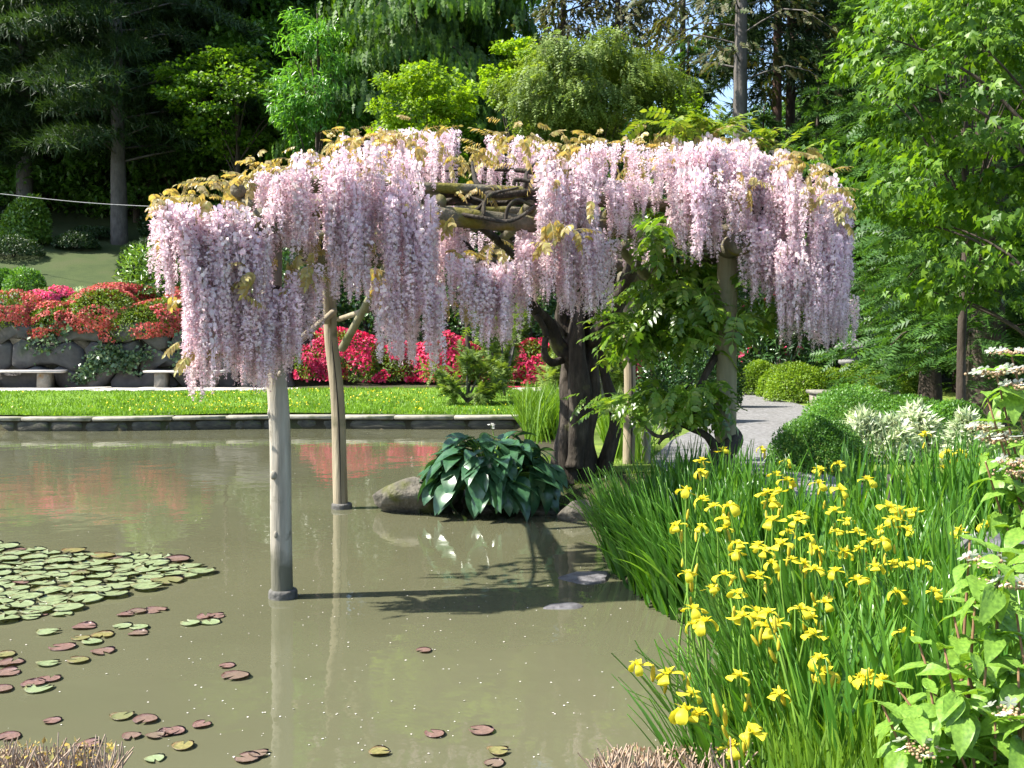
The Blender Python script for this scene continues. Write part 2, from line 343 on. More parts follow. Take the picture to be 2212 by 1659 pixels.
M['box_y'] = foliage('lime_hedge_leaf', (.09, .17, .015), (.15, .26, .02), (.25, .36, .035), trans=.4, rough=.45, nscale=1.5)
M['varieg'] = foliage('variegated_leaf', (.22, .34, .14), (.55, .62, .44), (.82, .84, .72), trans=.3, rough=.5, nscale=3, tcol=(1.1, 1.1, .8))
M['rhodo'] = foliage('rhododendron_leaf', (.028, .075, .02), (.045, .11, .028), (.075, .16, .04), trans=.2, rough=.3, spec=.6, nscale=1.5)
M['rhodo_l'] = foliage('light_rhododendron_leaf', (.08, .17, .02), (.12, .24, .03), (.2, .33, .06), trans=.3, rough=.35, spec=.6, nscale=1.5)
M['dark_leaf'] = foliage('shade_shrub_leaf', (.025, .055, .015), (.04, .085, .02), trans=.2, rough=.5, nscale=1.2)
M['ivy'] = foliage('wall_creeper_leaf', (.06, .11, .05), (.10, .17, .08), (.15, .22, .12), trans=.2, rough=.35, spec=.6, nscale=2)
M['forest'] = foliage('forest_leaf', (.05, .13, .018), (.085, .20, .028), (.14, .28, .045), trans=.35, rough=.4, spec=.5, nscale=.4)
M['bright'] = foliage('bright_broad_leaf', (.07, .20, .03), (.11, .29, .05), (.17, .37, .08), trans=.45, rough=.35, spec=.6, nscale=.6)
M['lime'] = foliage('lime_maple_leaf', (.14, .26, .014), (.21, .35, .02), (.30, .43, .03), trans=.45, rough=.5, nscale=.7)
M['maple'] = foliage('green_maple_leaf', (.055, .135, .012), (.095, .20, .016), (.17, .29, .03), trans=.45, rough=.45, nscale=.8)
M['spruce'] = foliage('spruce_needle', (.04, .10, .01), (.065, .15, .013), (.12, .23, .02), trans=.35, rough=.5, nscale=.35)
M['fine'] = foliage('feathery_conifer', (.11, .18, .035), (.165, .245, .05), (.23, .31, .08), trans=.35, rough=.6, nscale=.6)
M['pine'] = foliage('pine_needle', (.024, .055, .018), (.036, .075, .022), (.052, .10, .03), trans=.22, rough=.55, nscale=.35)
M['hemlock'] = foliage('hemlock_needle', (.032, .085, .022), (.05, .125, .027), (.085, .18, .035), trans=.35, rough=.5, nscale=.7)
M['brownfol'] = foliage('brown_conifer', (.07, .075, .025), (.11, .10, .035), (.06, .11, .03), trans=.3, rough=.6, nscale=.35)
M['petal'] = foliage('floating_petal', (.60, .55, .56), (.80, .77, .77), trans=.1, nscale=3, tcol=(1, 1, 1))

# ---------------------------------------------------------------- leaf templates (local +Y = length, +Z = upper face)
T_DIA = (np.array([(0, 0, 0), (.26, .45, .07), (0, 1, -.05), (-.26, .45, .07)]), np.array([(0, 1, 2), (0, 2, 3)]))
T_WIDE = (np.array([(0, 0, 0), (.42, .5, .08), (0, 1, -.05), (-.42, .5, .08)]), np.array([(0, 1, 2), (0, 2, 3)]))
T_LONG = (np.array([(0, 0, 0), (.13, .4, .03), (0, 1, -.12), (-.13, .4, .03)]), np.array([(0, 1, 2), (0, 2, 3)]))
T_OVAL = (np.array([(0, 0, 0), (.2, .22, .05), (.25, .55, .05), (0, 1, -.1), (-.25, .55, .05), (-.2, .22, .05), (0, .5, 0)]),
          np.array([(0, 1, 6), (1, 2, 6), (2, 3, 6), (3, 4, 6), (4, 5, 6), (5, 0, 6)]))
def _maple():
    pts = [(0, 0, 0)]; a = [-125, -95, -72, -50, -28, 0, 28, 50, 72, 95, 125]; r = [.45, .22, .75, .3, .9, .36, .9 * 0 + 1.05, .36, .9, .3, .75]
    L = []
    for k, (deg, rr) in enumerate(zip([-118, -90, -62, -40, -14 - 8, 0, 22, 40, 62, 90, 118], [.5, .2, .8, .26, .33, 1.0, .33, .26, .8, .2, .5])):
        t = math.radians(deg); L.append((rr * math.sin(t), .25 + rr * math.cos(t) * .8, -.12 * rr * rr))
    V = np.array([(0, .15, 0)] + L); F = [(0, i, i + 1) for i in range(1, len(L))]
    return V, np.array(F)
T_MAPLE = _maple()
T_DROOP = (np.array([(0, 0, 0), (.2, .3, .04), (.46, .62, -.1), (.13, .6, -.02), (0, 1.05, -.28), (-.13, .6, -.02), (-.46, .62, -.1), (-.2, .3, .04)]), np.array([(0, 1, 3), (1, 2, 3), (0, 3, 5), (3, 4, 5), (0, 5, 7), (5, 6, 7)]))
def _frond(n=5, w=.34, droop=.25, th=.085):
    V = [(-.02, 0, 0), (.02, 0, 0), (0, 1, -droop)]; F = [(0, 1, 2)]
    for i in range(n):
        t = .08 + .8 * i / n; z = -droop * t * t; l = w * (1 - .75 * t) * (1.0 if i % 2 else .82)
        for s in (-1, 1):
            b = len(V); V += [(0, t, z), (0, t + th * 1.6, z - .01), (s * l, t + l * .75, z - .14 * l)]; F.append((b, b + 1, b + 2) if s < 0 else (b + 1, b, b + 2))
    return np.array(V), np.array(F)
T_FROND = _frond()
T_FROND2 = _frond(4, .22, .45, .11)
T_HANG = _frond(4, .26, .3, .2)
def _tuft(n=8):
    r = np.random.default_rng(3); V, F = [], []
    for i in range(n):
        d = nrm(np.array((r.normal(), r.normal() * .8 + .8, r.normal() * .7))); x = nrm(np.cross(d, (0.3, .1, 1))) * .06
        b = len(V); V += [-x, x, d * r.uniform(.7, 1.05)]; F.append((b, b + 1, b + 2))
    return np.array(V), np.array(F)
T_TUFT = _tuft()
def _floret():
    V, F = [(0, 0, 0)], []
    for k in range(5):
        a = k * 2 * PI / 5; b = len(V)
        for da, r in ((-.5, .62), (-.22, 1), (.22, 1), (.5, .62)): V.append((r * math.cos(a + da), r * math.sin(a + da), .12 * r))
        F += [(0, b, b + 1), (0, b + 1, b + 2), (0, b + 2, b + 3)]
    return np.array(V), np.array(F)
T_FLORET = _floret()
def rdir(n):
    return nrm(rng.normal(size=(n, 3)))
# ================================================================ TERRAIN AND POND
FARY = 20.9
def fary(x): return 20.45 + .25 * np.sin((np.asarray(x) + 1.0) * .42 + 2.2) + .12 * np.sin(np.asarray(x) * .9)
pond = [(-45, 3.5), (-8, 3.45), (-2.2, 3.55), (-1.0, 3.3), (.3, 3.25), (.72, 3.5), (.95, 4.2)]
pond += [tuple(gr(*q)[:2]) for q in ((1607, 1440), (1600, 1400), (1520, 1368), (1447, 1330), (1375, 1280), (1327, 1235), (1300, 1170), (1290, 1128), (1200, 1103),
                                     (1050, 1103), (935, 1092), (900, 1050), (960, 1000), (1060, 962))]
pond += [(.05, 18.5), (.25, float(fary(.25)))]
pond += [(x, float(fary(x))) for x in np.linspace(-.6, -20, 26)] + [(-45, 20.6)]
PO = np.array(pond)
def pond_sd(x, y):
    x = np.asarray(x, float); y = np.asarray(y, float); d = np.full(x.shape, 1e9); ins = np.zeros(x.shape, bool)
    for (x0, y0), (x1, y1) in zip(PO, np.roll(PO, -1, 0)):
        dx, dy = x1 - x0, y1 - y0; t = np.clip(((x - x0) * dx + (y - y0) * dy) / (dx * dx + dy * dy), 0, 1)
        d = np.minimum(d, (x - x0 - t * dx) ** 2 + (y - y0 - t * dy) ** 2)
        c = ((y0 > y) != (y1 > y)); ins ^= c & (x < (x1 - x0) * (y - y0) / (y1 - y0 if y1 != y0 else 1e-9) + x0)
    d = np.sqrt(d); return np.where(ins, -d, d)
def hgt(x, y):
    x = np.asarray(x, float); y = np.asarray(y, float); sd = pond_sd(x, y)
    far = sstep(19.5, 20.3, y) * (1 - sstep(-.4, .5, x))
    bank = .05 + .28 * sstep(0, .9, sd) + .03 * wob(np.stack([x, y, 0 * x], -1), 5, 1.3) * sstep(.1, .6, sd)
    land = bank * (1 - far) + far * (.27 + .13 * sstep(21, 28.5, y))
    left = 1 - sstep(-8.0, -5.2, x)
    lift = sstep(30.5, 31.0, y)
    hill = lift * (2.0 + .33 * np.clip(y - 31.2, 0, 45)) + .5 * sstep(32, 38, y) * wob(np.stack([x, y, 0 * x], -1), 8, .25)
    rise = .06 * np.clip(y - 31, 0, 80) + .02 * np.clip(y - 24, 0, 60)
    z = land + left * hill + (1 - left) * rise
    under = -.55 * sstep(0, .35, -sd)
    wallz = np.where(far > .5, -.5 * sstep(0, .06, -sd), under)
    return np.where(sd < 0, wallz, z)
def hz(x, y): return float(hgt(np.array([x]), np.array([y]))[0])
def grid(xs, ys, off=0.0):
    X, Y = np.meshgrid(xs, ys); Z = hgt(X, Y) + off
    V = np.stack([X, Y, Z], -1).reshape(-1, 3); nx, ny = len(xs), len(ys)
    i = (np.arange(ny - 1)[:, None] * nx + np.arange(nx - 1)[None]).ravel()
    return V, np.stack([i, i + 1, i + nx + 1, i + nx], -1)
xs = np.concatenate([np.linspace(-420, -45, 14)[:-1], np.linspace(-45, -8, 50)[:-1], np.linspace(-8, 8, 100)[:-1], np.linspace(8, 45, 50)[:-1], np.linspace(45, 420, 14)])
ys = np.concatenate([np.linspace(-60, 2, 12)[:-1], np.linspace(2, 13, 72)[:-1], np.linspace(13, 19.5, 20)[:-1], np.linspace(19.5, 21.5, 24)[:-1], np.linspace(21.5, 30.4, 20)[:-1], np.linspace(30.4, 31.2, 6)[:-1], np.linspace(31.2, 90, 50)[:-1], np.linspace(90, 700, 12)])
V, F = grid(xs, ys)
struct('ground', mesh('ground', V, F, M['soil'], smooth=True))
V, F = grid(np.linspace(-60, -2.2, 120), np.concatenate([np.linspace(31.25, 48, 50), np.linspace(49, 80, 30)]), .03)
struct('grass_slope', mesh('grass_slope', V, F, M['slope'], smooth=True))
struct('pond_water', mesh('pond_water', [(-45.5, 1.5, 0), (4, 1.5, 0), (4, 21.4, 0), (-45.5, 21.4, 0)], np.array([(0, 1, 2, 3)]), M['water']))
# lawn along the far shore
lx = np.linspace(-30, .2, 90); V = []; ny = 14
for t in np.linspace(0, 1, ny):
    y = fary(lx) + .30 + t * (28.3 - fary(lx) - .30); V.append(np.stack([lx, y, hgt(lx, np.maximum(y, 21.0)) + .035 + .02 * wob(np.stack([lx, y, 0 * lx], -1), 3, 1.1)], -1))
V = np.concatenate(V); i = (np.arange(ny - 1)[:, None] * len(lx) + np.arange(len(lx) - 1)[None]).ravel()
struct('lawn', mesh('lawn', V, np.stack([i, i + 1, i + len(lx) + 1, i + len(lx)], -1), M['lawn'], smooth=True))
# lawn blades and lawn flowers (uncountable)
n = 46000; bx = rng.uniform(-17, .6, n); u = rng.uniform(0, 1, n) ** 1.5; by = fary(bx) + .3 + u * (28.3 - fary(bx) - .3)
keep = bx > -.54 * by; bx, by = bx[keep], by[keep]; bz = hgt(bx, np.maximum(by, 21)) + .03
ax = np.stack([rng.normal(0, .4, len(bx)), rng.normal(0, .4, len(bx)), np.ones(len(bx))], -1)
V, F = scat(np.array([(-.16, 0, 0), (.16, 0, 0), (0, 1, 0)]), np.array([(0, 1, 2)]), np.stack([bx, by, bz], -1), frames(ax, rdir(len(bx))), rng.uniform(.04, .10, len(bx)))
tag(put('lawn_grass', mesh('lawn_grass', V, F, M['grass']), kind='stuff'), 'short bright green grass blades over the mown lawn across the pond', 'grass')
n = 3200; bx = rng.uniform(-15, .1, n); by = rng.uniform(21, 27.5, n)
pr = np.exp(-((bx + 5.6) / 3.2) ** 2) * .9 + .12; pr *= .35 + (wob(np.stack([bx, by, 0 * bx], -1), 12, 1.7) > -.1)
k = rng.uniform(0, 1.25, n) < pr; bx, by = bx[k], by[k]; k = by > fary(bx) + .35; bx, by = bx[k], by[k]; k = rng.uniform(0, 1, len(bx)) < .45; bx, by = bx[k], by[k]
nn = nrm(np.stack([rng.normal(0, .5, len(bx)), rng.normal(-.5, .5, len(bx)), np.ones(len(bx))], -1))
V, F = scat(T_WIDE[0] - (0, .5, 0), T_WIDE[1], np.stack([bx, by, hgt(bx, by) + .10], -1), frames(rdir(len(bx)), nn), rng.uniform(.03, .05, len(bx)))
tag(put('lawn_flowers', mesh('lawn_flowers', V, F, M['buttercup']), kind='stuff'), 'scatter of tiny yellow flowers in the lawn across the pond', 'flowers')
# moss verges beside the gravel path and under the right hand trees
def strip(L, R, off, n=40, m=6):
    L = catmull(np.array(L, float), n); R = catmull(np.array(R, float), n)
    P = L[:, None] + (R - L)[:, None] * np.linspace(0, 1, m)[None, :, None]; P = P.reshape(-1, P.shape[-1])[:, :2]
    V = np.concatenate([P, (hgt(P[:, 0], P[:, 1]) + off)[:, None]], 1)
    i = (np.arange(n - 1)[:, None] * m + np.arange(m - 1)[None]).ravel()
    return V, np.stack([i, i + 1, i + m + 1, i + m], -1)
V, F = strip([(.55, 11), (.9, 14), (1.4, 18), (3, 24), (5, 31)], [(9, 9), (10, 13), (12, 18), (14, 24), (16, 31)], .02, 60, 30)
struct('moss_ground', mesh('moss_ground', V, F, M['moss'], smooth=True))
V, F = strip([(1.7, 7.5), (1.75, 9.5), (1.62, 11.4), (2.05, 13.3), (2.75, 15.6), (4.0, 19), (5.3, 24), (5.2, 30)],
             [(4.2, 7.0), (3.5, 9.5), (3.3, 11.4), (3.9, 14.4), (5.0, 17.2), (6.4, 20.3), (6.6, 24), (6.9, 30)], .06, 60, 10)
struct('gravel_path', mesh('gravel_path', V, F, M['gravel'], smooth=True))
V, F = strip([(1.9, 2), (3.2, 4), (4.2, 6), (5.5, 8)], [(6, 0), (7, 3), (8, 6), (9, 8)], .05, 20, 6)
struct('side_path', mesh('side_path', V, F, M['gravel'], smooth=True))
# paved path behind the lawn, slab by slab
V, F = boxv(-31, .9, 28.25, 30.0, .1, .425); pav = struct('paved_path', mesh('paved_path', V, F, M['coping']))
x = -18.0; slab_me = []
for k in range(4):
    V, F = boxv(-.5, .5, -.85, .85, 0, .07, .018, .006); slab_me.append(mesh('slab', V, F, M['slab']))
while x < .8:
    w = random.uniform(.9, 1.6); s = put('slab', random.choice(slab_me), pav, loc=(x + w / 2, 29.12 + random.uniform(-.02, .02), .40 + random.uniform(0, .012)), sca=(w - .035, 1, 1)); x += w
# ================================================================ POND EDGE WALL (far shore)
pw = thing('pond_wall', 'low stone wall with pale coping holding the far shore of the pond', 'wall', (-8, 20.5, -.3))
bl = []
for xx in np.arange(-30, .5, .5):
    y0, y1 = fary(xx), fary(xx + .5); bl.append(((xx, y0), (xx + .5, y1)))
V, F = [], []
for (a, b_) in bl:
    o = len(V); V += [(a[0], a[1] + .06, -.5), (b_[0], b_[1] + .06, -.5), (b_[0], b_[1] + .06, .2), (a[0], a[1] + .06, .2), (a[0], a[1] + .4, .2), (b_[0], b_[1] + .4, .2)]
    F += [(o, o + 1, o + 2, o + 3), (o + 3, o + 2, o + 5, o + 4)]
put('backing', mesh('backing', V, np.array(F), M['backing']), pw)
def stone_block(w, h, d, seed, mat, name='stone', rnd=.3):
    v, F = ico(2); q = np.sign(v) * np.abs(v) ** rnd; q = q * (1 + wob(v, seed, 1.5, .07)[:, None])
    return mesh(name, q * np.array((w, d, h)) * .5, F, mat, smooth=True)
est = [stone_block(1, 1, 1, 200 + k, M['edge'], rnd=.42) for k in range(6)]
x = -12.0
while x < .3:
    w = random.uniform(.5, .95) if x < -3.8 else random.uniform(.9, 1.5)
    y0, y1 = float(fary(x)), float(fary(x + w)); ang = math.atan2(y1 - y0, w)
    h = random.uniform(.24, .30)
    put('stone', random.choice(est), pw, loc=(x + w / 2, (y0 + y1) / 2 + .12, .2 - h / 2), rot=Quaternion((0, 0, 1), ang), sca=(w - .01, .28, h)); x += w
cop = []
for k in range(3):
    V, F = boxv(-.5, .5, -.22, .16, 0, .075, .012, .004); cop.append(mesh('coping_slab', V, F, M['coping']))
x = -12.6
while x < .2:
    w = random.uniform(1.0, 1.6); y0, y1 = float(fary(x)), float(fary(x + w)); ang = math.atan2(y1 - y0, w)
    put('coping_slab', random.choice(cop), pw, loc=(x + w / 2, (y0 + y1) / 2 + .18, .205), rot=Quaternion((0, 0, 1), ang), sca=((w - .008) / math.cos(ang), 1, 1)); x += w
# ================================================================ STONE RETAINING WALL
rw = thing('retaining_wall', 'tall shaded wall of big irregular grey boulders behind the benches', 'wall', (-11, 30.6, .3))
V, F = boxv(-24, -6.3, 30.62, 31.3, -.2, 2.3); put('backing', mesh('backing', V, F, M['backing']), rw)
rows, cw = [.30, 1.05, 1.75, 2.42], 1.85
def jit(i, j):
    r = np.random.default_rng(i * 977 + j * 31 + 5); return r.uniform(-.42, .42), r.uniform(-.2, .2)
for r_ in range(3):
    for c in range(-14, 0):
        x0 = -4.8 + c * cw + (cw / 2 if r_ % 2 else 0)
        if x0 > -7.6 or x0 < -21: continue
        def P(half, row):
            i = round((x0 + half * cw / 2 + 60) / (cw / 2)); dx, dz = jit(i, row)
            z = rows[row] + (dz if 0 < row < 3 else dz * .4); up = .16 if ((i + row) % 2) else -.16
            return np.array((x0 + half * cw / 2 + dx, z + (up if 0 < row < 3 else 0)))
        poly = [P(0, r_), P(1, r_), P(2, r_), P(2, r_ + 1), P(1, r_ + 1), P(0, r_ + 1)]
        cen = np.mean(poly, 0); ring = []
        for a, b_ in zip(poly, poly[1:] + poly[:1]): ring += [a * .75 + b_ * .25, a * .25 + b_ * .75]
        ring = np.array(ring); dpt = random.uniform(.24, .38)
        def lay(s, y): return np.stack([cen[0] + (ring[:, 0] - cen[0]) * s, np.full(len(ring), y), cen[1] + (ring[:, 1] - cen[1]) * s], -1)
        Ls = [lay(.965, 30.64), lay(.965, 30.62 - dpt * .45), lay(.9, 30.62 - dpt * .8), lay(.6, 30.62 - dpt)]
        Vv = np.concatenate(Ls + [np.array([(cen[0], 30.62 - dpt * 1.08, cen[1])])]); Vv += rng.normal(0, .018, Vv.shape); n = len(ring); Fq = []
        for k in range(3):
            for j in range(n): Fq.append((k * n + j, k * n + (j + 1) % n, (k + 1) * n + (j + 1) % n, (k + 1) * n + j))
        put('stone', mesh('stone', Vv, [np.array(Fq), np.array([(3 * n + j, 3 * n + (j + 1) % n, 4 * n) for j in range(n)])], M['wallstone'], smooth=True), rw)
# ================================================================ BENCHES, CABLE, LANTERN, FENCE
def bench(x0, x1, y, z0, lab, h=.56, legs=None, grp=None, dep=.55, name='stone_bench', mat='bench'):
    t = thing(name, lab, 'bench', ((x0 + x1) / 2, y, z0), grp)
    V, F = boxv(x0, x1, y - dep / 2, y + dep / 2, z0 + h - .075, z0 + h, .014, .004); put('seat', mesh('seat', V, F, M[mat]), t)
    for lx_ in legs or (x0 + .45, x1 - .45):
        V, F = boxv(lx_ - .17, lx_ + .17, y - dep * .36, y + dep * .36, z0 - .05, z0 + h - .07, .03, .01); put('leg', mesh('leg', V, F, M['benchleg']), t)
a = at(-120, 803, 29.5); b_ = at(125, 803, 29.5); bench(a[0], b_[0], 29.95, .43, 'pale stone slab bench standing before the bare part of the boulder wall', legs=(a[0] + .5, at(86, 803, 29.6)[0]))
a = at(304, 803, 29.5); b_ = at(475, 803, 29.5); bench(a[0], b_[0], 29.95, .43, 'pale stone slab bench half hidden by the hanging wisteria', legs=(at(340, 803, 29.6)[0], b_[0] - .4))
c = at(1782, 843, 20.5); zz = hz(c[0], c[1]) + .02
bench(c[0] - .28, c[0] + 1.4, 20.5, zz, 'mossy stone bench between the clipped hedges by the gravel path', h=c[2] - zz, legs=(c[0] - .06, c[0] + 1.0), dep=.75, mat='bench2')
A, B = at(-60, 412, 36), at(480, 452, 33); mid = (A + B) / 2 - (0, 0, .12)
cb = thing('overhead_cable', 'thin grey cable strung in front of the dark pines', 'cable', (A[0], A[1], hz(A[0], A[1])))
put('line', tubes('line', [dict(path=[A, mid, B], rad=[.011, .011], sides=5, n=16)], M['cable']), cb)
for q in (A, B): put('pole', tubes('pole', [dict(path=[(q[0], q[1], hz(q[0], q[1]) - .2), q + (0, 0, .1)], rad=[.06, .05], sides=8, n=4)], M['bark']), cb)
def lantern(px, ybase, Y):
    c = at(px, ybase, Y); z = hz(c[0], Y); s = 1.0; t = thing('stone_lantern', 'grey stone lantern in the shade behind the low hedges', 'lantern', (c[0], Y, z))
    def turn(name, prof, sides=6):
        V, F = [], []
        for (r, h) in prof:
            for k in range(sides): V.append((c[0] + r * math.cos(k * 2 * PI / sides), Y + r * math.sin(k * 2 * PI / sides), z + h))
        for i in range(len(prof) - 1):
            for k in range(sides): F.append((i * sides + k, i * sides + (k + 1) % sides, (i + 1) * sides + (k + 1) % sides, (i + 1) * sides + k))
        n = len(prof); return put(name, mesh(name, V, [np.array(F), np.array([list(range((n - 1) * sides, n * sides))])], M['lantern']), t)
    turn('base', [(.36, -.1), (.36, .12), (.28, .2)]); turn('shaft', [(.16, .19), (.13, .5), (.16, .8)], 12); turn('platform', [(.18, .79), (.34, .9), (.34, .98), (.2, .99)])
    turn('fire_box', [(.2, .98), (.2, 1.25)]); turn('roof', [(.1, 1.24), (.46, 1.27), (.44, 1.34), (.12, 1.55), (.02, 1.58)]); turn('finial', [(.05, 1.57), (.1, 1.65), (.02, 1.76)], 10)
lantern(1838, 800, 26.5)
def stake(px, y0, y1, Y, wpx, lab, mat='stake', lean=0):
    a = at(px, y0, Y); zb = hz(a[0], Y) - .08; top = at(px + lean, y1, Y); r = wpx / 2 / FPX * Y
    t = put('wooden_stake', tubes('wooden_stake', [dict(path=[(a[0], Y, zb), (top[0] * .5 + a[0] * .5, Y, (zb + top[2]) / 2), (top[0], Y, top[2] - .01), (top[0], Y, top[2])], rad=[r, r, r, r * .85], sides=10, n=10, lump=.06, seed=int(px))], M[mat]))
    tag(t, lab, 'post'); return top
s1 = stake(1399, 1003, 935, 11.6, 14, 'short round grey stake at the edge of the gravel path')
s2 = stake(1437, 942, 879, 15.4, 13, 'round grey rope fence stake farther along beside the gravel path')
s3 = stake(1389, 990, 862, 12.0, 9, 'tall thin grey stake behind the short stake by the path')
s4 = stake(1923, 1085, 1030, 6.6, 14, 'dark wooden stake among the irises before the variegated shrub', 'darkstake')
s5 = at(1540, 850, 19.0); 
tag(put('fence_rope', tubes('fence_rope', [dict(path=[s1 - (0, 0, .08), (s1 + s2) / 2 - (0, 0, .14), s2 - (0, 0, .10)], rad=[.011, .011], sides=6, n=14)], M['rope'])), 'slack pale rope strung between the two stakes by the path', 'rope')
tag(put('fence_rope', tubes('fence_rope', [dict(path=[s2 - (0, 0, .10), (s2 + s5) / 2 - (0, 0, .1), s5], rad=[.011, .011], sides=6, n=14)], M['rope'])), 'pale rope running from the farther stake into the shrubs', 'rope')
stake(1543, 885, 846, 19.0, 12, 'half hidden grey stake holding the rope behind the wisteria leaves')
# ================================================================ ROCKS
def rock(name, px, py, Y, r, mat, seed, lab, amp=.22, dz=0, flat=None):
    c = at(px, py, Y); return tag(put(name, boulder(name, c + (0, 0, dz), r, M[mat], seed, 4, amp, flat=flat)), lab, 'rock')
rock('boulder', 898, 1074, 10.5, (.46, .4, .26), 'boulder', 31, 'lichen spotted boulder jutting into the pond beside the hosta')
rock('boulder', 1165, 1096, 10.45, (.24, .26, .15), 'boulder', 34, 'grey angular rock at the water edge below the hosta leaves', .25)
rock('boulder', 1250, 1108, 10.0, (.22, .22, .15), 'boulder', 33, 'brown mossy rock on the bank below the wisteria trunk', .2)
rock('mossy_rock', 1325, 1122, 9.6, (.13, .16, .15), 'mossrock', 36, 'small round cushion of moss on the bank by the irises', .1)
rock('boulder', 1050, 1092, 10.75, (.35, .3, .2), 'boulder', 38, 'low rock in the shade under the hosta leaves', .2)
rock('flat_rock', 1265, 1258, 7.4, (.29, .24, .055), 'darkrock', 41, 'flat dark rock breaking the water surface by the iris bed', .3)
rock('flat_rock', 1215, 1312, 6.6, (.16, .1, .02), 'darkrock', 43, 'small sunken brown rock just awash in front of the flat rock', .2, 0)
rock('boulder', 1200, 1000, 13.6, (.18, .2, .14), 'boulder', 46, 'small pale rock behind the hosta by the tall grass')
rock('boulder', 2165, 1195, 5.2, (.26, .3, .12), 'darkrock', 48, 'grey rock beside the iris patch under the viburnum', .15)
# ================================================================ PERGOLA
pg = thing('pergola', 'rustic log pergola standing in the pond under the wisteria', 'pergola', (-.1, 9.0, .0))
P1, P2, P3, P4 = gr(612, 1290), gr(738, 1098), at(1358, 1012, 11.6), at(1560, 1100, 8.2)
ROOF = 2.62
def post(p, top, r, mat, px_top=None, seed=0, crack=True, collar=True, lump=.07, zb=-.5):
    tx = p[0] + (px_top or 0)
    pts = [(p[0], p[1], zb), (p[0] + .2 * (tx - p[0]), p[1], .4), (p[0] * .5 + tx * .5 + .012, p[1], 1.2), (tx - .006, p[1], 1.9), (tx, p[1], top)]
    o = put('post', tubes('post', [dict(path=pts, rad=[r, r, r * .97, r * .93, r * .9], sides=20, n=44, lump=lump, seed=seed, lf=3.5)], M[mat]), pg)
    if crack:
        cp = [(a[0] + .018, a[1] - r * .93, a[2]) for a in [(p[0] + .1 * (tx - p[0]), p[1], .05), (p[0] * .5 + tx * .5 + .012, p[1], 1.1), (tx, p[1], 1.8)]]
        put('crack', tubes('crack', [dict(path=cp, rad=[.007, .009, .003], sides=5, n=20, lump=.4, seed=4, lf=9)], M['crack']), o)
    return o
po = post(P1, ROOF - .02, .075, 'post', -.055, 61, crack=False, lump=.12)
c = P1 + np.array((-.045, -.074, .86)); put('knot', boulder('knot', c, (.022, .014, .032), M['post'], 77, 2, .1), po)
c = P1 + np.array((-.07, -.03, 1.28)); put('knot', boulder('knot', c, (.02, .02, .05), M['post'], 78, 2, .1), po)
for kz, ka in ((.45, -.3), (1.55, .5), (1.9, -.8)):
    c = P1 + np.array((-.04 * kz / 2 + .074 * math.sin(ka), -.074 * math.cos(ka), kz)); put('knot', boulder('knot', c, (.016, .010, .024), M['post'], 80 + int(kz * 10), 2, .1), po)
post(P2, ROOF, .078, 'post2', -.10, 63)
post(P3, ROOF, .072, 'post2', .0, 65, zb=.1)
post(P4, ROOF, .088, 'post3', .03, 67, crack=False, lump=.05, zb=.0)
for p, r in ((P1, .098), (P2, .112)):
    q = np.array(p); o = tubes('base_collar', [dict(path=[q + (0, 0, -.1), q + (0, 0, .0), q + (0, 0, .045), q + (0, 0, .058)], rad=[r, r, r, r * .9], sides=24, n=9, lump=.04, seed=9, lf=14)], M['collar'])
    put('base_collar', o, pg)
def log(a, b, r, name='beam', mat='beam', seed=0, wv=.03):
    a, b = np.array(a, float), np.array(b, float); n = 5
    pts = [a + (b - a) * t + (np.array((0, 0, wv)) * wob((a + (b - a) * t)[None], seed, 1.4)[0] if 0 < t < 1 else 0) for t in np.linspace(0, 1, n)]
    return put(name, tubes(name, [dict(path=pts, rad=[r, r * .95, r], sides=12, n=22, lump=.1, seed=seed, lf=5)], M[mat]), pg)
def P_(p, z, dx=0, dy=0): return np.array((p[0] + dx, p[1] + dy, z))
p1, p4 = P_(P1, 0, -.055), P_(P4, 0, .03); p2 = P_(P2, 0, -.1); p3 = P_(P3, 0)
dv = (p4 - p1); dv /= np.linalg.norm(dv); dw = (p2 - p1); dw /= np.linalg.norm(dw)
log(p1 - dv * .2 + (0, 0, 2.67), p4 + dv * .4 + (0, 0, 2.67), .075, seed=101)           # front main
log(p2 - dv * .3 + (0, 0, 2.67), p3 + dv * .5 + (0, 0, 2.67), .075, seed=102)
for t in np.linspace(-.06, 1.1, 7):                                                     # rafters front-back
    a = p1 + (p4 - p1) * t; b_ = p2 + (p3 - p2) * t; log(a - (b_ - a) * .01 + (0, 0, 2.79), b_ + (b_ - a) * .08 + (0, 0, 2.79), .05, 'rafter', seed=110 + int(t * 20))
for t, z in ((.02, 2.88), (.10, 2.885), (.33, 2.88), (.62, 2.88), (.9, 2.88)):
    a = p1 + (p2 - p1) * t; b_ = p4 + (p3 - p4) * t; log(a - dv * .12 + (0, 0, z), b_ + dv * .3 + (0, 0, z), .042, 'purlin', seed=130 + int(t * 20))
log(p1 - dw * .35 + (0, 0, 2.55), p2 + dw * .3 + (0, 0, 2.55), .085, seed=141); log(p4 - dw * .4 + (0, 0, 2.55), p3 + dw * .4 + (0, 0, 2.55), .085, seed=142)
# braces
def brace(a, b, r=.04, mat='post2'): log(a, b, r, 'brace', mat, seed=int(a[2] * 100), wv=.02)
brace(at(740, 752, 10.5), at(846, 556, 9.2), .045, 'post3')
brace(at(722, 672, 10.5), at(636, 740, 9.6), .035); brace(at(731, 690, 10.5), at(800, 668, 10.0), .03)
brace(at(706, 700, 10.5), at(700, 540, 10.4), .035)
brace(at(1560, 700, 8.2), at(1490, 540, 9.0), .05, 'post3'); brace(at(1420, 620, 8.8), at(1320, 520, 8.4), .04, 'post3')

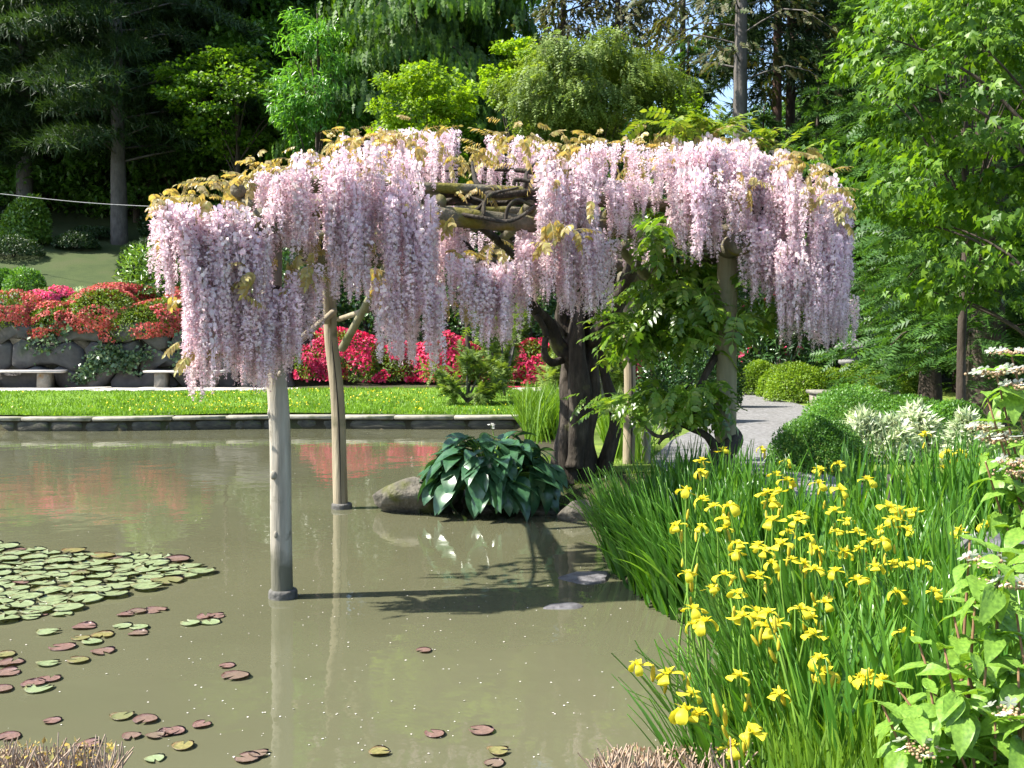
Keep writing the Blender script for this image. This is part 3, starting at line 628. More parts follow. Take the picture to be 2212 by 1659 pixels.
# ================================================================ WISTERIA
TR = at(1248, 1022, 11.1); TZ = hz(TR[0], TR[1])
ws = thing('wisteria', 'old wisteria with hanging pale pink blossom covering the log pergola', 'wisteria', (TR[0], TR[1], TZ))
def px(*q): return [at(*k) for k in q]
def limb(name, pts, rad, sides=9, lump=.12, seed=1, lf=5, n=None): return put(name, tubes(name, [dict(path=pts, rad=rad, sides=sides, n=n or 8 * len(pts), lump=lump, seed=seed, lf=lf, flute=.16 if sides > 11 else .08, twist=9)], M['vine']), ws)
Y0 = 11.1
g0 = lambda x: (at(x, 1030, Y0)[0], Y0, TZ - .12)
limb('trunk', [g0(1228)] + px((1226, 960, 11.1), (1238, 870, 11.1), (1232, 800, 11.12), (1240, 730, 11.15), (1222, 650, 11.2), (1190, 590, 11.0)), [.21, .155, .125, .115, .105, .09, .06], 22, .3, 3, 5, 70)
limb('trunk', [g0(1268)] + px((1262, 960, 11.0), (1268, 880, 11.0), (1276, 800, 11.0), (1270, 740, 11.1), (1290, 660, 11.0), (1320, 590, 10.8)), [.17, .12, .105, .105, .10, .085, .065], 22, .3, 5, 5, 70)
limb('trunk', px((1240, 1010, 10.92), (1248, 900, 10.93), (1252, 810, 10.9), (1246, 720, 10.95), (1262, 640, 11.0), (1275, 560, 11.0)), [.12, .105, .09, .09, .075, .06], 18, .3, 7, 6, 60)
limb('stem', [g0(1296)] + px((1320, 960, 11.0), (1330, 900, 11.0), (1312, 830, 11.0), (1302, 770, 11.0), (1318, 690, 10.9), (1350, 600, 10.6), (1370, 520, 10.2)), [.11, .08, .065, .06, .06, .06, .05, .04], 14, .25, 9, 5, 60)
limb('stem', px((1240, 780, 11.0), (1205, 745, 11.0), (1185, 700, 10.9), (1150, 660, 10.7), (1135, 610, 10.4), (1120, 560, 10.2)), [.09, .085, .075, .065, .05, .04], 10, .2, 11)
limb('stem', px((1215, 778, 11.0), (1190, 782, 10.9), (1176, 760, 10.8), (1178, 720, 10.8), (1160, 680, 10.7)), [.045, .045, .04, .035, .03], 8, .15, 12)
limb('stem', px((1228, 720, 11.1), (1212, 690, 11.1), (1218, 640, 11.0), (1212, 600, 10.9)), [.07, .065, .05, .04], 9, .2, 13)
limb('stem', px((1280, 740, 11.0), (1330, 660, 10.6), (1360, 600, 10.2), (1390, 520, 9.6)), [.09, .08, .06, .05], 10, .2, 14)
# vine round the front right post and its low shoots
limb('stem', [(P4[0] - .02, 8.12, .15)] + px((1545, 1010, 8.05), (1580, 965, 8.08), (1592, 940, 8.3), (1555, 905, 8.32)), [.10, .085, .07, .05, .04], 10, .25, 16)
limb('stem', px((1556, 980, 8.1), (1525, 942, 8.0), (1490, 925, 8.0), (1468, 915, 8.0)), [.05, .03, .022, .018], 8, .25, 17)
limb('stem', px((1470, 915, 8.0), (1455, 938, 7.95), (1420, 942, 7.95), (1395, 922, 8.0), (1376, 904, 8.1)), [.016, .02, .018, .014, .008], 7, .2, 18)
limb('stem', px((1466, 916, 8.0), (1450, 935, 8.0), (1432, 945, 8.0), (1422, 960, 8.0)), [.016, .016, .014, .008], 7, .2, 19)
limb('stem', px((1470, 916, 8.0), (1468, 890, 8.0), (1475, 850, 8.0), (1500, 820, 8.1)), [.015, .012, .01, .006], 6, .2, 20)
limb('stem', px((1550, 760, 8.25), (1530, 800, 8.1), (1505, 850, 8.1), (1500, 905, 8.1)), [.03, .025, .02, .016], 8, .3, 21)
limb('stem', px((1540, 720, 8.3), (1500, 660, 8.5), (1470, 600, 8.8), (1440, 520, 9.0)), [.07, .06, .05, .04], 9, .2, 22)
# twisting branches seen in the gap over the front beam
G = [((948, 418, 7.5), (1010, 415, 7.5), (1080, 421, 7.45), (1166, 411, 7.5)), ((945, 440, 7.6), (1000, 430, 7.55), (1060, 440, 7.6), (1165, 430, 7.6)),
     ((1020, 462, 7.4), (1045, 440, 7.35), (1062, 420, 7.35), (1120, 405, 7.4)), ((990, 462, 7.3), (1040, 470, 7.25), (1100, 478, 7.25), (1150, 450, 7.3), (1172, 420, 7.35)),
     ((1092, 475, 7.3), (1098, 448, 7.3), (1118, 432, 7.3), (1150, 445, 7.35)), ((1046, 436, 7.3), (1046, 460, 7.28), (1062, 474, 7.28)),
     ((1130, 425, 7.6), (1135, 395, 7.6), (1140, 370, 7.7), (1170, 340, 8.0)), ((1052, 415, 7.5), (1030, 395, 7.5), (1022, 370, 7.6), (1020, 350, 7.7)),
     ((1110, 400, 7.5), (1115, 388, 7.5), (1150, 392, 7.5), (1185, 385, 7.6))]
for k, g in enumerate(G): limb('branch', px(*g), [.03, .034, .028, .022] if k < 2 else [.016, .017, .014, .009], 8, .25, 30 + k, 9)
# long shoots over the roof carrying the racemes
for k, g in enumerate([((1120, 560, 10.2), (1000, 470, 9.0), (800, 460, 8.0), (600, 470, 7.2), (420, 465, 6.95), (350, 450, 6.95)), ((1190, 590, 11), (1050, 470, 10), (900, 400, 9), (760, 385, 8.4), (640, 400, 7.8)),
                       ((1275, 560, 11), (1250, 440, 10), (1180, 380, 9.4), (1060, 365, 9.4), (960, 370, 9.2)), ((1370, 520, 10.2), (1400, 400, 9.2), (1500, 360, 8.8), (1650, 370, 8.6), (1780, 400, 8.4), (1830, 430, 8.2)),
                       ((1440, 520, 9), (1380, 420, 8.4), (1280, 400, 7.8), (1200, 480, 7.5)), ((1440, 520, 9), (1560, 460, 8.2), (1700, 460, 8), (1800, 560, 8), (1830, 650, 8.2)),
                       ((600, 440, 7.2), (500, 560, 6.8), (460, 640, 6.7)), ((690, 560, 10.3), (640, 600, 7.6), (600, 640, 6.8), (560, 650, 6.7)), ((846, 556, 9.2), (880, 600, 8.2), (900, 610, 7.8)), ((1000, 520, 7.5), (1040, 560, 7.5), (1080, 580, 7.6)),
                       ((1320, 590, 10.8), (1300, 500, 9), (1230, 500, 7.8), (1150, 520, 7.6)), ((640, 640, 7.0), (600, 622, 6.7), (560, 625, 6.6), (530, 660, 6.6)), ((700, 620, 10.2), (685, 590, 9.5), (672, 570, 8.8), (650, 560, 8))]):
    limb('branch', px(*g), [.045, .035, .026, .018, .009] if k < 6 else [.02, .014, .008], 7, .2, 50 + k)

# ---- raceme meshes
def raceme(seed):
    r = np.random.default_rng(seed); nf = int(r.uniform(112, 140)); B, W = [], []
    t = np.sort(r.uniform(0, 1, nf)) ** .95; ang = np.arange(nf) * 2.4 + r.normal(0, .5, nf)
    rad = (.066 + .016 * r.normal(size=nf)) * (1 - .85 * t ** 1.25) * np.clip(.75 + t * 4, 0, 1); rad = np.clip(rad, .012, .15)
    C = np.stack([.012 * np.sin(t * 5 + seed), .012 * np.cos(t * 4 + seed), -t], -1)
    out = np.stack([np.cos(ang), np.sin(ang), r.uniform(-.35, .35, nf)], -1); P = C + out * rad[:, None]
    size = (.047 + .008 * r.normal(size=nf)) * (1 - .5 * t ** 2.2)
    bt = np.array([(-.35, 0, 0), (.35, 0, 0), (.62, .55, .1), (.3, 1, .22), (-.3, 1, .22), (-.62, .55, .1)]); bf = np.array([(0, 1, 2), (0, 2, 5), (5, 2, 3), (5, 3, 4)])
    nor = nrm(out + r.normal(0, .35, (nf, 3)) + (0, 0, .25)); ax = np.stack([r.normal(0, .35, nf), r.normal(0, .35, nf), np.ones(nf)], -1)
    b = scat(bt, bf, P, frames(ax, nor), size)
    w = scat(np.array([(0, 0, 0), (.28, .5, .12), (0, 1.05, 0), (-.28, .5, .12)]), np.array([(0, 1, 2), (0, 2, 3)]), P + out * .008, frames(out + (0, 0, -.35) + r.normal(0, .3, (nf, 3)), r.normal(0, .4, (nf, 3)) + (0, 0, 1)), size * 1.0)
    ct = np.linspace(0, 1.0, 7); path = np.stack([.012 * np.sin(ct * 5 + seed), .012 * np.cos(ct * 4 + seed), .03 - ct * 1.03], -1)
    v, q, _ = tube(path, [.006, .004, .002], 3, 7, cap=False)
    # bare tip buds
    nb = 8; tb = r.uniform(.93, 1.06, nb); bud = scat(T_DIA[0], T_DIA[1], np.stack([r.normal(0, .008, nb), r.normal(0, .008, nb), -tb], -1), frames(r.normal(0, .6, (nb, 3)) + (0, 0, -1), rdir(nb)), np.full(nb, .03))
    q3 = np.concatenate([q[:, [0, 1, 2]], q[:, [0, 2, 3]]])
    return [b, (np.concatenate([w[0], bud[0]]), np.concatenate([w[1], bud[1] + len(w[0])])), (v, q3)]
RM = [raceme(300 + k) for k in range(9)]
def slim(r):                                                     # the joined mass: two faces for each banner petal
    v = r[0][0].reshape(-1, 6, 3)[:, [0, 2, 3, 5]]; v[:, 0] = (v[:, 0] + r[0][0].reshape(-1, 6, 3)[:, 1]) / 2; v[:, 2] = (v[:, 2] + r[0][0].reshape(-1, 6, 3)[:, 4]) / 2
    n = len(v); f = (np.array([(0, 1, 2), (0, 2, 3)])[None] + 4 * np.arange(n)[:, None, None]).reshape(-1, 3); return [(v.reshape(-1, 3), f), r[1], r[2]]
RMS = [slim(r) for r in RM]
RMe = [mesh('raceme', *(lambda c: (c[0], c[1], [M['w_banner'], M['w_wing'], M['w_axis']], c[2]))(cat(r))) for r in RM]
# clusters of racemes: px x0,x1, y of highest hang, y of lowest tip (left,right), depth near, depth far at top, count, length px
CL = [(335, 410, 432, 630, 640, 6.9, 7.1, 16, 150), (392, 445, 440, 850, 855, 6.7, 7.0, 24, 165), (440, 525, 430, 850, 815, 6.65, 7.0, 34, 165), (470, 580, 450, 690, 660, 6.6, 7.0, 26, 150),
      (505, 585, 640, 828, 845, 6.55, 6.7, 19, 135), (575, 650, 610, 822, 788, 6.6, 6.9, 21, 140), (630, 690, 570, 770, 700, 6.8, 7.4, 13, 130),
      (540, 660, 365, 540, 520, 6.8, 7.9, 24, 130), (560, 600, 480, 560, 560, 6.5, 6.6, 0, 90), (640, 745, 325, 560, 580, 7.2, 8.4, 26, 140), (715, 800, 290, 640, 630, 7.6, 9.0, 30, 150), (725, 785, 470, 640, 645, 7.2, 7.6, 8, 150),
      (790, 900, 272, 560, 650, 7.6, 9.3, 36, 150), (840, 950, 420, 700, 690, 7.4, 8.0, 26, 150), (815, 955, 600, 775, 790, 7.5, 7.9, 26, 140), (865, 985, 276, 400, 400, 8.8, 9.6, 28, 110),
      (935, 1012, 440, 600, 640, 7.3, 7.6, 11, 120), (965, 1060, 545, 650, 755, 7.4, 7.8, 16, 120), (1030, 1135, 560, 745, 725, 7.4, 7.8, 20, 135), (1032, 1060, 330, 400, 400, 9.0, 9.4, 4, 75), (1060, 1170, 290, 408, 408, 9.0, 9.8, 24, 100),
      (1120, 1230, 490, 655, 650, 7.3, 7.6, 24, 130), (1210, 1328, 495, 690, 660, 7.3, 7.8, 24, 130), (1165, 1295, 310, 540, 560, 7.5, 9.2, 38, 140), (1285, 1450, 305, 400, 420, 8.4, 9.4, 24, 90), (1312, 1372, 385, 500, 505, 7.6, 7.9, 12, 110), (1378, 1430, 380, 455, 450, 7.9, 8.2, 8, 70),
      (1445, 1540, 290, 530, 560, 7.6, 9.0, 34, 150), (1520, 1620, 300, 550, 520, 7.7, 9.0, 30, 150), (1600, 1720, 315, 520, 560, 7.7, 8.8, 34, 140), (1700, 1830, 345, 560, 600, 7.7, 8.6, 36, 140),
      (1610, 1700, 460, 640, 660, 7.7, 8.1, 20, 130), (1680, 1780, 480, 700, 735, 7.7, 8.2, 28, 150), (1770, 1832, 460, 720, 700, 7.8, 8.3, 20, 150), (1690, 1790, 630, 745, 755, 8.3, 8.7, 10, 90), (1760, 1852, 640, 745, 735, 8.2, 8.7, 16, 95),
      (1335, 1400, 470, 560, 560, 9.0, 9.6, 6, 90), (780, 830, 600, 665, 660, 9.6, 10.2, 4, 70)]
def skyline(x):
    return np.interp(x, [335, 400, 560, 640, 720, 800, 850, 960, 990, 1030, 1060, 1150, 1200, 1300, 1450, 1600, 1700, 1780, 1830], [428, 410, 352, 330, 298, 278, 272, 282, 335, 325, 284, 284, 300, 295, 280, 285, 312, 350, 425])
def beam_d(x):
    s = (x - CX) / FPX; a, b_ = p1, p4; t = (s * a[1] - a[0]) / ((b_[0] - a[0]) - s * (b_[1] - a[1])); return a[1] + (b_[1] - a[1]) * t
HANG = []
for (x0, x1, yt, yb0, yb1, dn, df, n, Lp) in CL:
    for _ in range(int(n * 1.3)):
        u = random.random(); x = x0 + (x1 - x0) * u; yb = yb0 + (yb1 - yb0) * u + random.gauss(0, 9)
        L = Lp * random.uniform(.8, 1.3); lo = max(yt + 2, yb - L); v = random.random() ** (1.5 if random.random() < .6 else .6)
        y = yt + abs(random.gauss(0, 10)) + (lo - yt) * v; L = min(L, max(55, yb - y))
        d = df + (dn - df) * min(1, (y - yt) / max(60, (lo - yt) * .75)) + random.uniform(-.12, .22)
        y = max(y, skyline(x) + 6 + 8 * random.random()) if y > skyline(x) - 4 or x > 1690 else y; db = beam_d(x)
        inb = 940 < x < 1172 and y < 540
        if not inb and ((d < db + .55 and y > 395) or (y > 300 and random.random() < .55)): d = min(d, db - .10 - .28 * random.random())
        HANG.append((at(x, y, d), L / FPX * d))
# racemes on the far and right sides of the roof
for _ in range(45):
    u, v = random.uniform(-.08, 1.12), random.uniform(.8, 1.08); a = p1 + (p4 - p1) * u; b_ = p2 + (p3 - p2) * u; q = a + (b_ - a) * v
    HANG.append((np.array((q[0], q[1], random.uniform(2.9, 3.1))), random.uniform(.3, .5)))
HANG.sort(key=lambda h: h[0][1])
big = set(np.argsort([-h[1] / h[0][1] for h in HANG])[:300].tolist())
stuffV, stuffF, sm, so_ = [], [], [], 0
SB, SW, SA = [], [], []
for i, (p, L) in enumerate(HANG):
    a = random.uniform(0, 6.28); k = random.randrange(len(RM)); tilt = Quaternion((0, 1, 0), random.gauss(0, .05)) @ Quaternion((1, 0, 0), random.gauss(0, .05)); w = random.uniform(.85, 1.2) * (.47 / max(L, .25)) ** .55
    if i in big: put('raceme', RMe[k], ws, loc=p, rot=tilt @ Quaternion((0, 0, 1), a), sca=(L * w, L * w, L))
    else:
        Rz = np.array((tilt @ Quaternion((0, 0, 1), a)).to_matrix())
        for lst, (v, f) in zip((SB, SW, SA), RMS[k]): lst.append(((v * (L * w, L * w, L)) @ Rz.T + p, f))
def join(l):
    V, F, o = [], [], 0
    for v, f in l: V.append(v); F.append(f + o); o += len(v)
    return np.concatenate(V), np.concatenate(F)
V, F, mi = cat([join(SB), join(SW), join(SA)])
put('blossom_mass', mesh('blossom_mass', V, F, [M['w_banner'], M['w_wing'], M['w_axis']], mi), ws, kind='stuff')
# ---- compound leaves
def compound(seed, n, L, lw, droop, fold):
    r = np.random.default_rng(seed); parts = []; P, A, Nn, S = [], [], [], []
    for k in range(n):
        t = .2 + .8 * k / (n - 1)
        for s in ((-1, 1) if k < n - 1 else (0,)):
            P.append((0, t * L, -droop * t * t * L)); A.append((s * .9 + r.normal(0, .08), .55 + (1 if s == 0 else 0), -fold + r.normal(0, .12) - droop * t)); Nn.append((r.normal(0, .2) - s * fold * .5, .1, 1)); S.append(lw * r.uniform(.85, 1.1) * (1 - .25 * abs(t - .6)))
    T = T_OVAL
    v, f = scat(T[0] * (.95, 1, 1), T[1], np.array(P), frames(np.array(A), np.array(Nn)), np.array(S))
    tt = np.linspace(0, 1, 6); rv, rq, _ = tube(np.stack([0 * tt, tt * L, -droop * tt * tt * L], -1), [.003, .0015], 3, 6, cap=False)
    return (v, f), (rv, np.concatenate([rq[:, [0, 1, 2]], rq[:, [0, 2, 3]]]))
GOLD, GREEN, LIME = [], [], []
for k in range(4):
    V, F, mi = cat(compound(400 + k, 6, .15, .062, .45, .9)); GOLD.append(mesh('young_leaf', V, F, [M['w_gold'], M['w_axis']], mi))
    V, F, mi = cat(compound(420 + k, 6, .24, .085, .25, .25)); GREEN.append(mesh('leaf', V, F, [M['w_green'], M['stem']], mi)); LIME.append(mesh('leaf', V * .9, F, [M['w_lime'], M['stem']], mi))
def leaf_at(name, p, heading, pitch, me, s, roll=0):
    q = Quaternion((0, 0, 1), heading) @ Quaternion((1, 0, 0), pitch) @ Quaternion((0, 1, 0), roll)
    return put(name, me, ws, loc=p, rot=q, sca=s)
for _ in range(210):
    x = random.uniform(338, 1828); y = skyline(x) + random.gauss(10, 14); d = np.interp(y, [280, 440], [9.1, 7.0])
    leaf_at('young_leaf', at(x, y, d), random.uniform(0, 6.28), random.uniform(-.5, .7), random.choice(GOLD), random.uniform(.65, 1.15), random.gauss(0, .4))
for (x, y, d, n) in ((360, 425, 6.8, 5), (400, 418, 6.8, 5), (540, 395, 6.9, 6), (545, 590, 6.5, 6), (640, 560, 6.7, 8), (660, 590, 6.7, 7), (820, 610, 7.3, 10), (890, 640, 7.3, 6), (960, 470, 7.1, 6), (1000, 545, 7.2, 4), (1060, 530, 7.4, 5), (1010, 400, 7.6, 4), (690, 520, 6.9, 6), (435, 745, 6.5, 8), (440, 760, 6.5, 4),
                     (500, 640, 6.5, 5), (1190, 490, 7.2, 8), (1230, 500, 7.2, 5), (1160, 520, 7.2, 4), (970, 655, 7.3, 3), (620, 410, 7.0, 6), (730, 410, 7.4, 6), (830, 380, 8, 6), (1380, 350, 8.2, 8), (1620, 390, 7.8, 6), (1750, 420, 7.8, 8), (1680, 345, 8.2, 6), (400, 630, 6.7, 4), (760, 545, 7.0, 4), (450, 870, 6.4, 0)):
    for _ in range(n): leaf_at('young_leaf', at(x + random.gauss(0, 20), y + random.gauss(0, 10), d + random.gauss(-.08, .08)), random.uniform(0, 6.28), random.uniform(-.8, .5), random.choice(GOLD), random.uniform(.65, 1.1), random.gauss(0, .4))
GZ = [(1470, 264, 8.9, 80, 12, 22), (1560, 270, 8.9, 70, 12, 20), (1640, 288, 8.7, 50, 14, 18), (1700, 318, 8.6, 30, 14, 8), (1760, 350, 8.5, 30, 12, 3), (1400, 490, 7.5, 40, 22, 12), (1400, 440, 8.3, 40, 40, 12), (1420, 500, 8.6, 40, 30, 8), (1480, 590, 8.4, 60, 30, 16), (1440, 630, 8.3, 70, 30, 24), (1400, 690, 8.2, 70, 30, 28), (1360, 720, 8.2, 50, 25, 18), (1480, 690, 8.1, 60, 40, 24),
      (1500, 640, 8.1, 40, 45, 18), (1640, 650, 8.5, 50, 30, 12), (1690, 630, 8.4, 50, 30, 10), (1480, 560, 8.5, 60, 25, 14), (1330, 860, 10.2, 35, 14, 9), (1440, 840, 8.0, 50, 22, 12), (1510, 840, 7.9, 50, 25, 16), (1490, 880, 7.9, 45, 15, 10), (1380, 860, 8.2, 30, 12, 6), (1580, 690, 8.0, 25, 20, 5), (1640, 560, 8.6, 60, 30, 10), (1760, 600, 8.6, 40, 50, 8), (1320, 450, 8.6, 20, 30, 5)]
for (x, y, d, sx, sy, n) in GZ:
    for _ in range(n):
        leaf_at('leaf', at(x + random.gauss(0, sx * .6), y + random.gauss(0, sy * .6), d + random.gauss(0, .16)), random.uniform(0, 6.28), random.uniform(-.9, .2) + (.55 if y < 340 else 0), random.choice(LIME if y < 340 else GREEN), random.uniform(.8, 1.25), random.gauss(0, .35))

# smaller leaflets filling the shaded inner foliage (uncountable)
gl = [compound(440 + k, 6, .24, .085, .25, .25)[0] for k in range(3)]; acc = []
for (x, y, d, sx, sy, n) in GZ[6:]:
    for _ in range(int(n * 1.1)):
        q = Quaternion((0, 0, 1), random.uniform(0, 6.28)) @ Quaternion((1, 0, 0), random.uniform(-.9, .2)); v, f = random.choice(gl)
        acc.append((v * random.uniform(.8, 1.25) @ np.array(q.to_matrix()).T + at(x + random.gauss(0, sx * .7), y + random.gauss(0, sy * .7), d + random.gauss(.1, .2)), f))
V, F = join(acc); put('inner_foliage', mesh('inner_foliage', V, F, M['w_green']), ws, kind='stuff')

# small bronze leaflets all over the tops of the blossom mounds (uncountable)
gb = [compound(460 + k, 6, .12, .05, .5, 1.0)[0] for k in range(4)]; acc = []
for _ in range(280):
    x = random.uniform(338, 1830); y = skyline(x) + 4 + abs(random.gauss(0, 34)); d = min(np.interp(y, [280, 440], [9.0, 6.9]), beam_d(x) - .1 if random.random() < .5 and y > 330 else 99) - .1
    if 985 < x < 1035 and y < 400: continue
    q = Quaternion((0, 0, 1), random.uniform(0, 6.28)) @ Quaternion((1, 0, 0), random.uniform(-.7, .6)); v, f = random.choice(gb); acc.append((v * random.uniform(.7, 1.3) @ np.array(q.to_matrix()).T + at(x, y, d), f))
V, F = join(acc); put('bronze_foliage', mesh('bronze_foliage', V, F, M['w_bronze']), ws, kind='stuff')
# ================================================================ HOSTA
def broadleaf(name, mat, L=1.0, W=.72, heart=.18, arch=.35, cup=.10, pleat=.015, npl=6, nx=6, ny=9, tip=.12):
    V = []
    for j in range(ny + 1):
        t = j / ny; w = W * .5 * (math.sin(PI * min(1, (t * .93 + .07)) ** .72) ** .8 if t < 1 else 0.0); w = max(w, 0.0)
        for i in range(-nx, nx + 1):
            s = i / nx; x = s * w; y = t * L - heart * abs(s) * (1 - t) ** 2 * .6
            z = -arch * t * t * L + cup * abs(s) * w * 2 - tip * max(0, t - .75) ** 2 * 8 * L + pleat * math.cos(abs(s) * PI * npl + t * 9) * (1 - t) * (1 if w > 0 else 0)
            V.append((x, y, z))
    n = 2 * nx + 1; F = [(j * n + i, j * n + i + 1, (j + 1) * n + i + 1, (j + 1) * n + i) for j in range(ny) for i in range(n - 1)]
    return mesh(name, V, np.array(F), mat, smooth=True)
HL = [broadleaf('leaf', M['hosta'], 1, .74, .2, a, c, .012, 5, 3, 7) for a, c in ((.25, .12), (.4, .16), (.55, .08))]
hc = at(1060, 1060, 10.35); hzb = hz(hc[0], hc[1])
ho = thing('hosta', 'large dark blue green hosta with broad ribbed leaves overhanging the pond', 'hosta', (hc[0], hc[1], hzb))
stems = []
for k in range(265):
    u = (k + .5) / 265; ph = math.acos(1 - u * .98) ; az = k * 2.39996 + random.gauss(0, .2)
    ph = ph * .95 + .1; rr = .50 * random.uniform(.78, 1.1); dirv = np.array((math.sin(ph) * math.cos(az) * 1.22, math.sin(ph) * math.sin(az) * .95, math.cos(ph) * 1.08))
    if dirv[1] > .45 and random.random() < .35: continue
    p = np.array((hc[0], hc[1], .26)) + dirv * rr; s = random.uniform(.2, .32) * (.72 + .28 * math.sin(ph))
    pitch = .5 - 1.25 * (ph / 1.57) + random.gauss(0, .28); hd = math.atan2(dirv[1], dirv[0]) - PI / 2 + random.gauss(0, .42)
    q = Quaternion((0, 0, 1), hd) @ Quaternion((1, 0, 0), pitch) @ Quaternion((0, 1, 0), random.gauss(0, .25))
    put('leaf', random.choice(HL), ho, loc=p, rot=q, sca=(s, s, s))
    stems.append(dict(path=[(hc[0] + random.gauss(0, .06), hc[1] + random.gauss(0, .06), .1), (hc[0] * .5 + p[0] * .5, hc[1] * .5 + p[1] * .5, p[2] * .75 + .05), p], rad=[.008, .006], sides=4, n=6, cap=False))
put('leaf_stalks', tubes('leaf_stalks', stems, M['stem']), ho, kind='stuff')
# ================================================================ IRISES
def blade(seed, bend, w=.036):
    r = np.random.default_rng(seed); n = 8; V = []
    for j in range(n + 1):
        t = j / n; ww = w * (1 - t ** 3) * (.75 + .5 * math.sin(PI * min(t + .15, 1))) * .5; y = bend * t ** 2.4; z = t - .25 * bend * t ** 3
        tw = .5 * t * r.uniform(.6, 1.4)
        for s in (-1, 0, 1): V.append((s * ww * math.cos(tw), y + s * ww * math.sin(tw) + (.15 * w if s == 0 else 0), z))
    F = [(j * 3 + i, j * 3 + i + 1, j * 3 + i + 4, j * 3 + i + 3) for j in range(n) for i in range(2)]
    return np.array(V), np.array(F)
BL = [blade(k, b_) for k, b_ in enumerate((.03, .10, .18, .30, .06))]
BLM = [mesh('leaf', v, f, M['iris_leaf']) for v, f in BL]
def petal_mesh():
    prof = [(0, 0, .007), (.016, .010, .010), (.034, .010, .017), (.049, -.002, .026), (.056, -.024, .029), (.052, -.045, .020), (.046, -.056, .005)]
    V = []
    for (y, z, w) in prof:
        for s in (-1, -.5, 0, .5, 1): V.append((s * w, y - abs(s) * .004, z - abs(s) * w * .28))
    F = [(j * 5 + i, j * 5 + i + 1, (j + 1) * 5 + i + 1, (j + 1) * 5 + i) for j in range(len(prof) - 1) for i in range(4)]
    return np.array(V), np.array(F)
PV, PF = petal_mesh()
def petals_var(mat): return [mesh('petal', PV * np.array(s) + np.stack([0 * PV[:, 0], 0 * PV[:, 0], wob(PV, k + 5, 90, .004)], -1), PF, mat, smooth=True) for k, s in enumerate(((.85, 1.05, .6), (1.0, 1.15, .3), (.8, .95, .85), (.9, 1.2, .05), (.8, 1.1, .45)))]
PETY, PETW = petals_var(M['iris_yellow']), petals_var(M['iris_white'])
def flower_core(mat):
    parts = []
    P, A, Nn, S = [], [], [], []
    for k in range(3):
        a = k * 2 * PI / 3; d = np.array((math.cos(a), math.sin(a), 0))
        P.append(d * .004); A.append(d * .9 + (0, 0, .75)); Nn.append(-d * .5 + (0, 0, 1)); S.append(.042)      # style arms
        d2 = np.array((math.cos(a + PI / 3), math.sin(a + PI / 3), 0)); P.append(d2 * .004); A.append(d2 * .45 + (0, 0, 1)); Nn.append(d2); S.append(.03)   # standards
    v, f = scat(T_OVAL[0] * (1.3, 1, 2), T_OVAL[1], np.array(P), frames(np.array(A), np.array(Nn)), np.array(S))
    tv, tq, tt = tube([(0, 0, -.045), (0, 0, -.02), (0, 0, .006)], [.0035, .006, .009], 6, 6)
    return mesh('flower', np.concatenate([v, tv]), [f, tq + len(v)], [mat, M['stem']], [0] * len(f) + [1] * len(tq))
FLY, FLW = flower_core(M['iris_yellow']), flower_core(M['iris_white'])
v_, f_ = ico(2); BUDM = mesh('bud', v_ * (.007, .007, .03), f_, M['bud'], smooth=True)
bv, bf = blade(9, .2); SPM = mesh('spathe', bv * (.7, 1, 1), bf, M['iris_leaf'])
def iris(name, tip, base, label, group, cat_='iris', pet=PETY, core=FLY, s=1.0):
    t = thing(name, label, cat_, base, group); tip = np.array(tip); base = np.array(base)
    m1 = base * .6 + tip * .4 + (random.gauss(0, .02), random.gauss(0, .02), .05); m2 = base * .2 + tip * .8 + (random.gauss(0, .012), random.gauss(0, .012), .02)
    put('stem', tubes('stem', [dict(path=[base - (0, 0, .05), m1, m2, tip - (0, 0, .03 * s)], rad=[.006, .005, .0038], sides=6, n=10, cap=False)], M['stem']), t)
    tilt = Quaternion((random.gauss(0, 1), random.gauss(0, 1), 0.01), abs(random.gauss(0, .22))) @ Quaternion((0, 0, 1), random.uniform(0, 6.28))
    fl = put('flower', core, t, loc=tip, rot=tilt, sca=s)
    for k in range(3):
        put('petal', random.choice(pet), fl, loc=tip, rot=tilt @ Quaternion((0, 0, 1), k * 2 * PI / 3 + random.gauss(0, .18)), sca=s * random.uniform(.9, 1.12))
    for _ in range(random.choice((1, 1, 2, 0))):
        f = random.uniform(.72, .9); p = base * (1 - f) + tip * f + (random.gauss(0, .015), random.gauss(0, .015), .06)
        put('bud', BUDM, t, loc=p, rot=Quaternion((1, 0, 0), random.gauss(0, .25)) @ Quaternion((0, 1, 0), random.gauss(0, .25)), sca=random.uniform(.8, 1.3))
    f = random.uniform(.45, .7); p = base * (1 - f) + tip * f
    put('spathe', SPM, t, loc=p + (0, 0, .02), rot=Quaternion((0, 0, 1), random.uniform(0, 6.28)) @ Quaternion((1, 0, 0), -.15), sca=random.uniform(.16, .26))
    return t
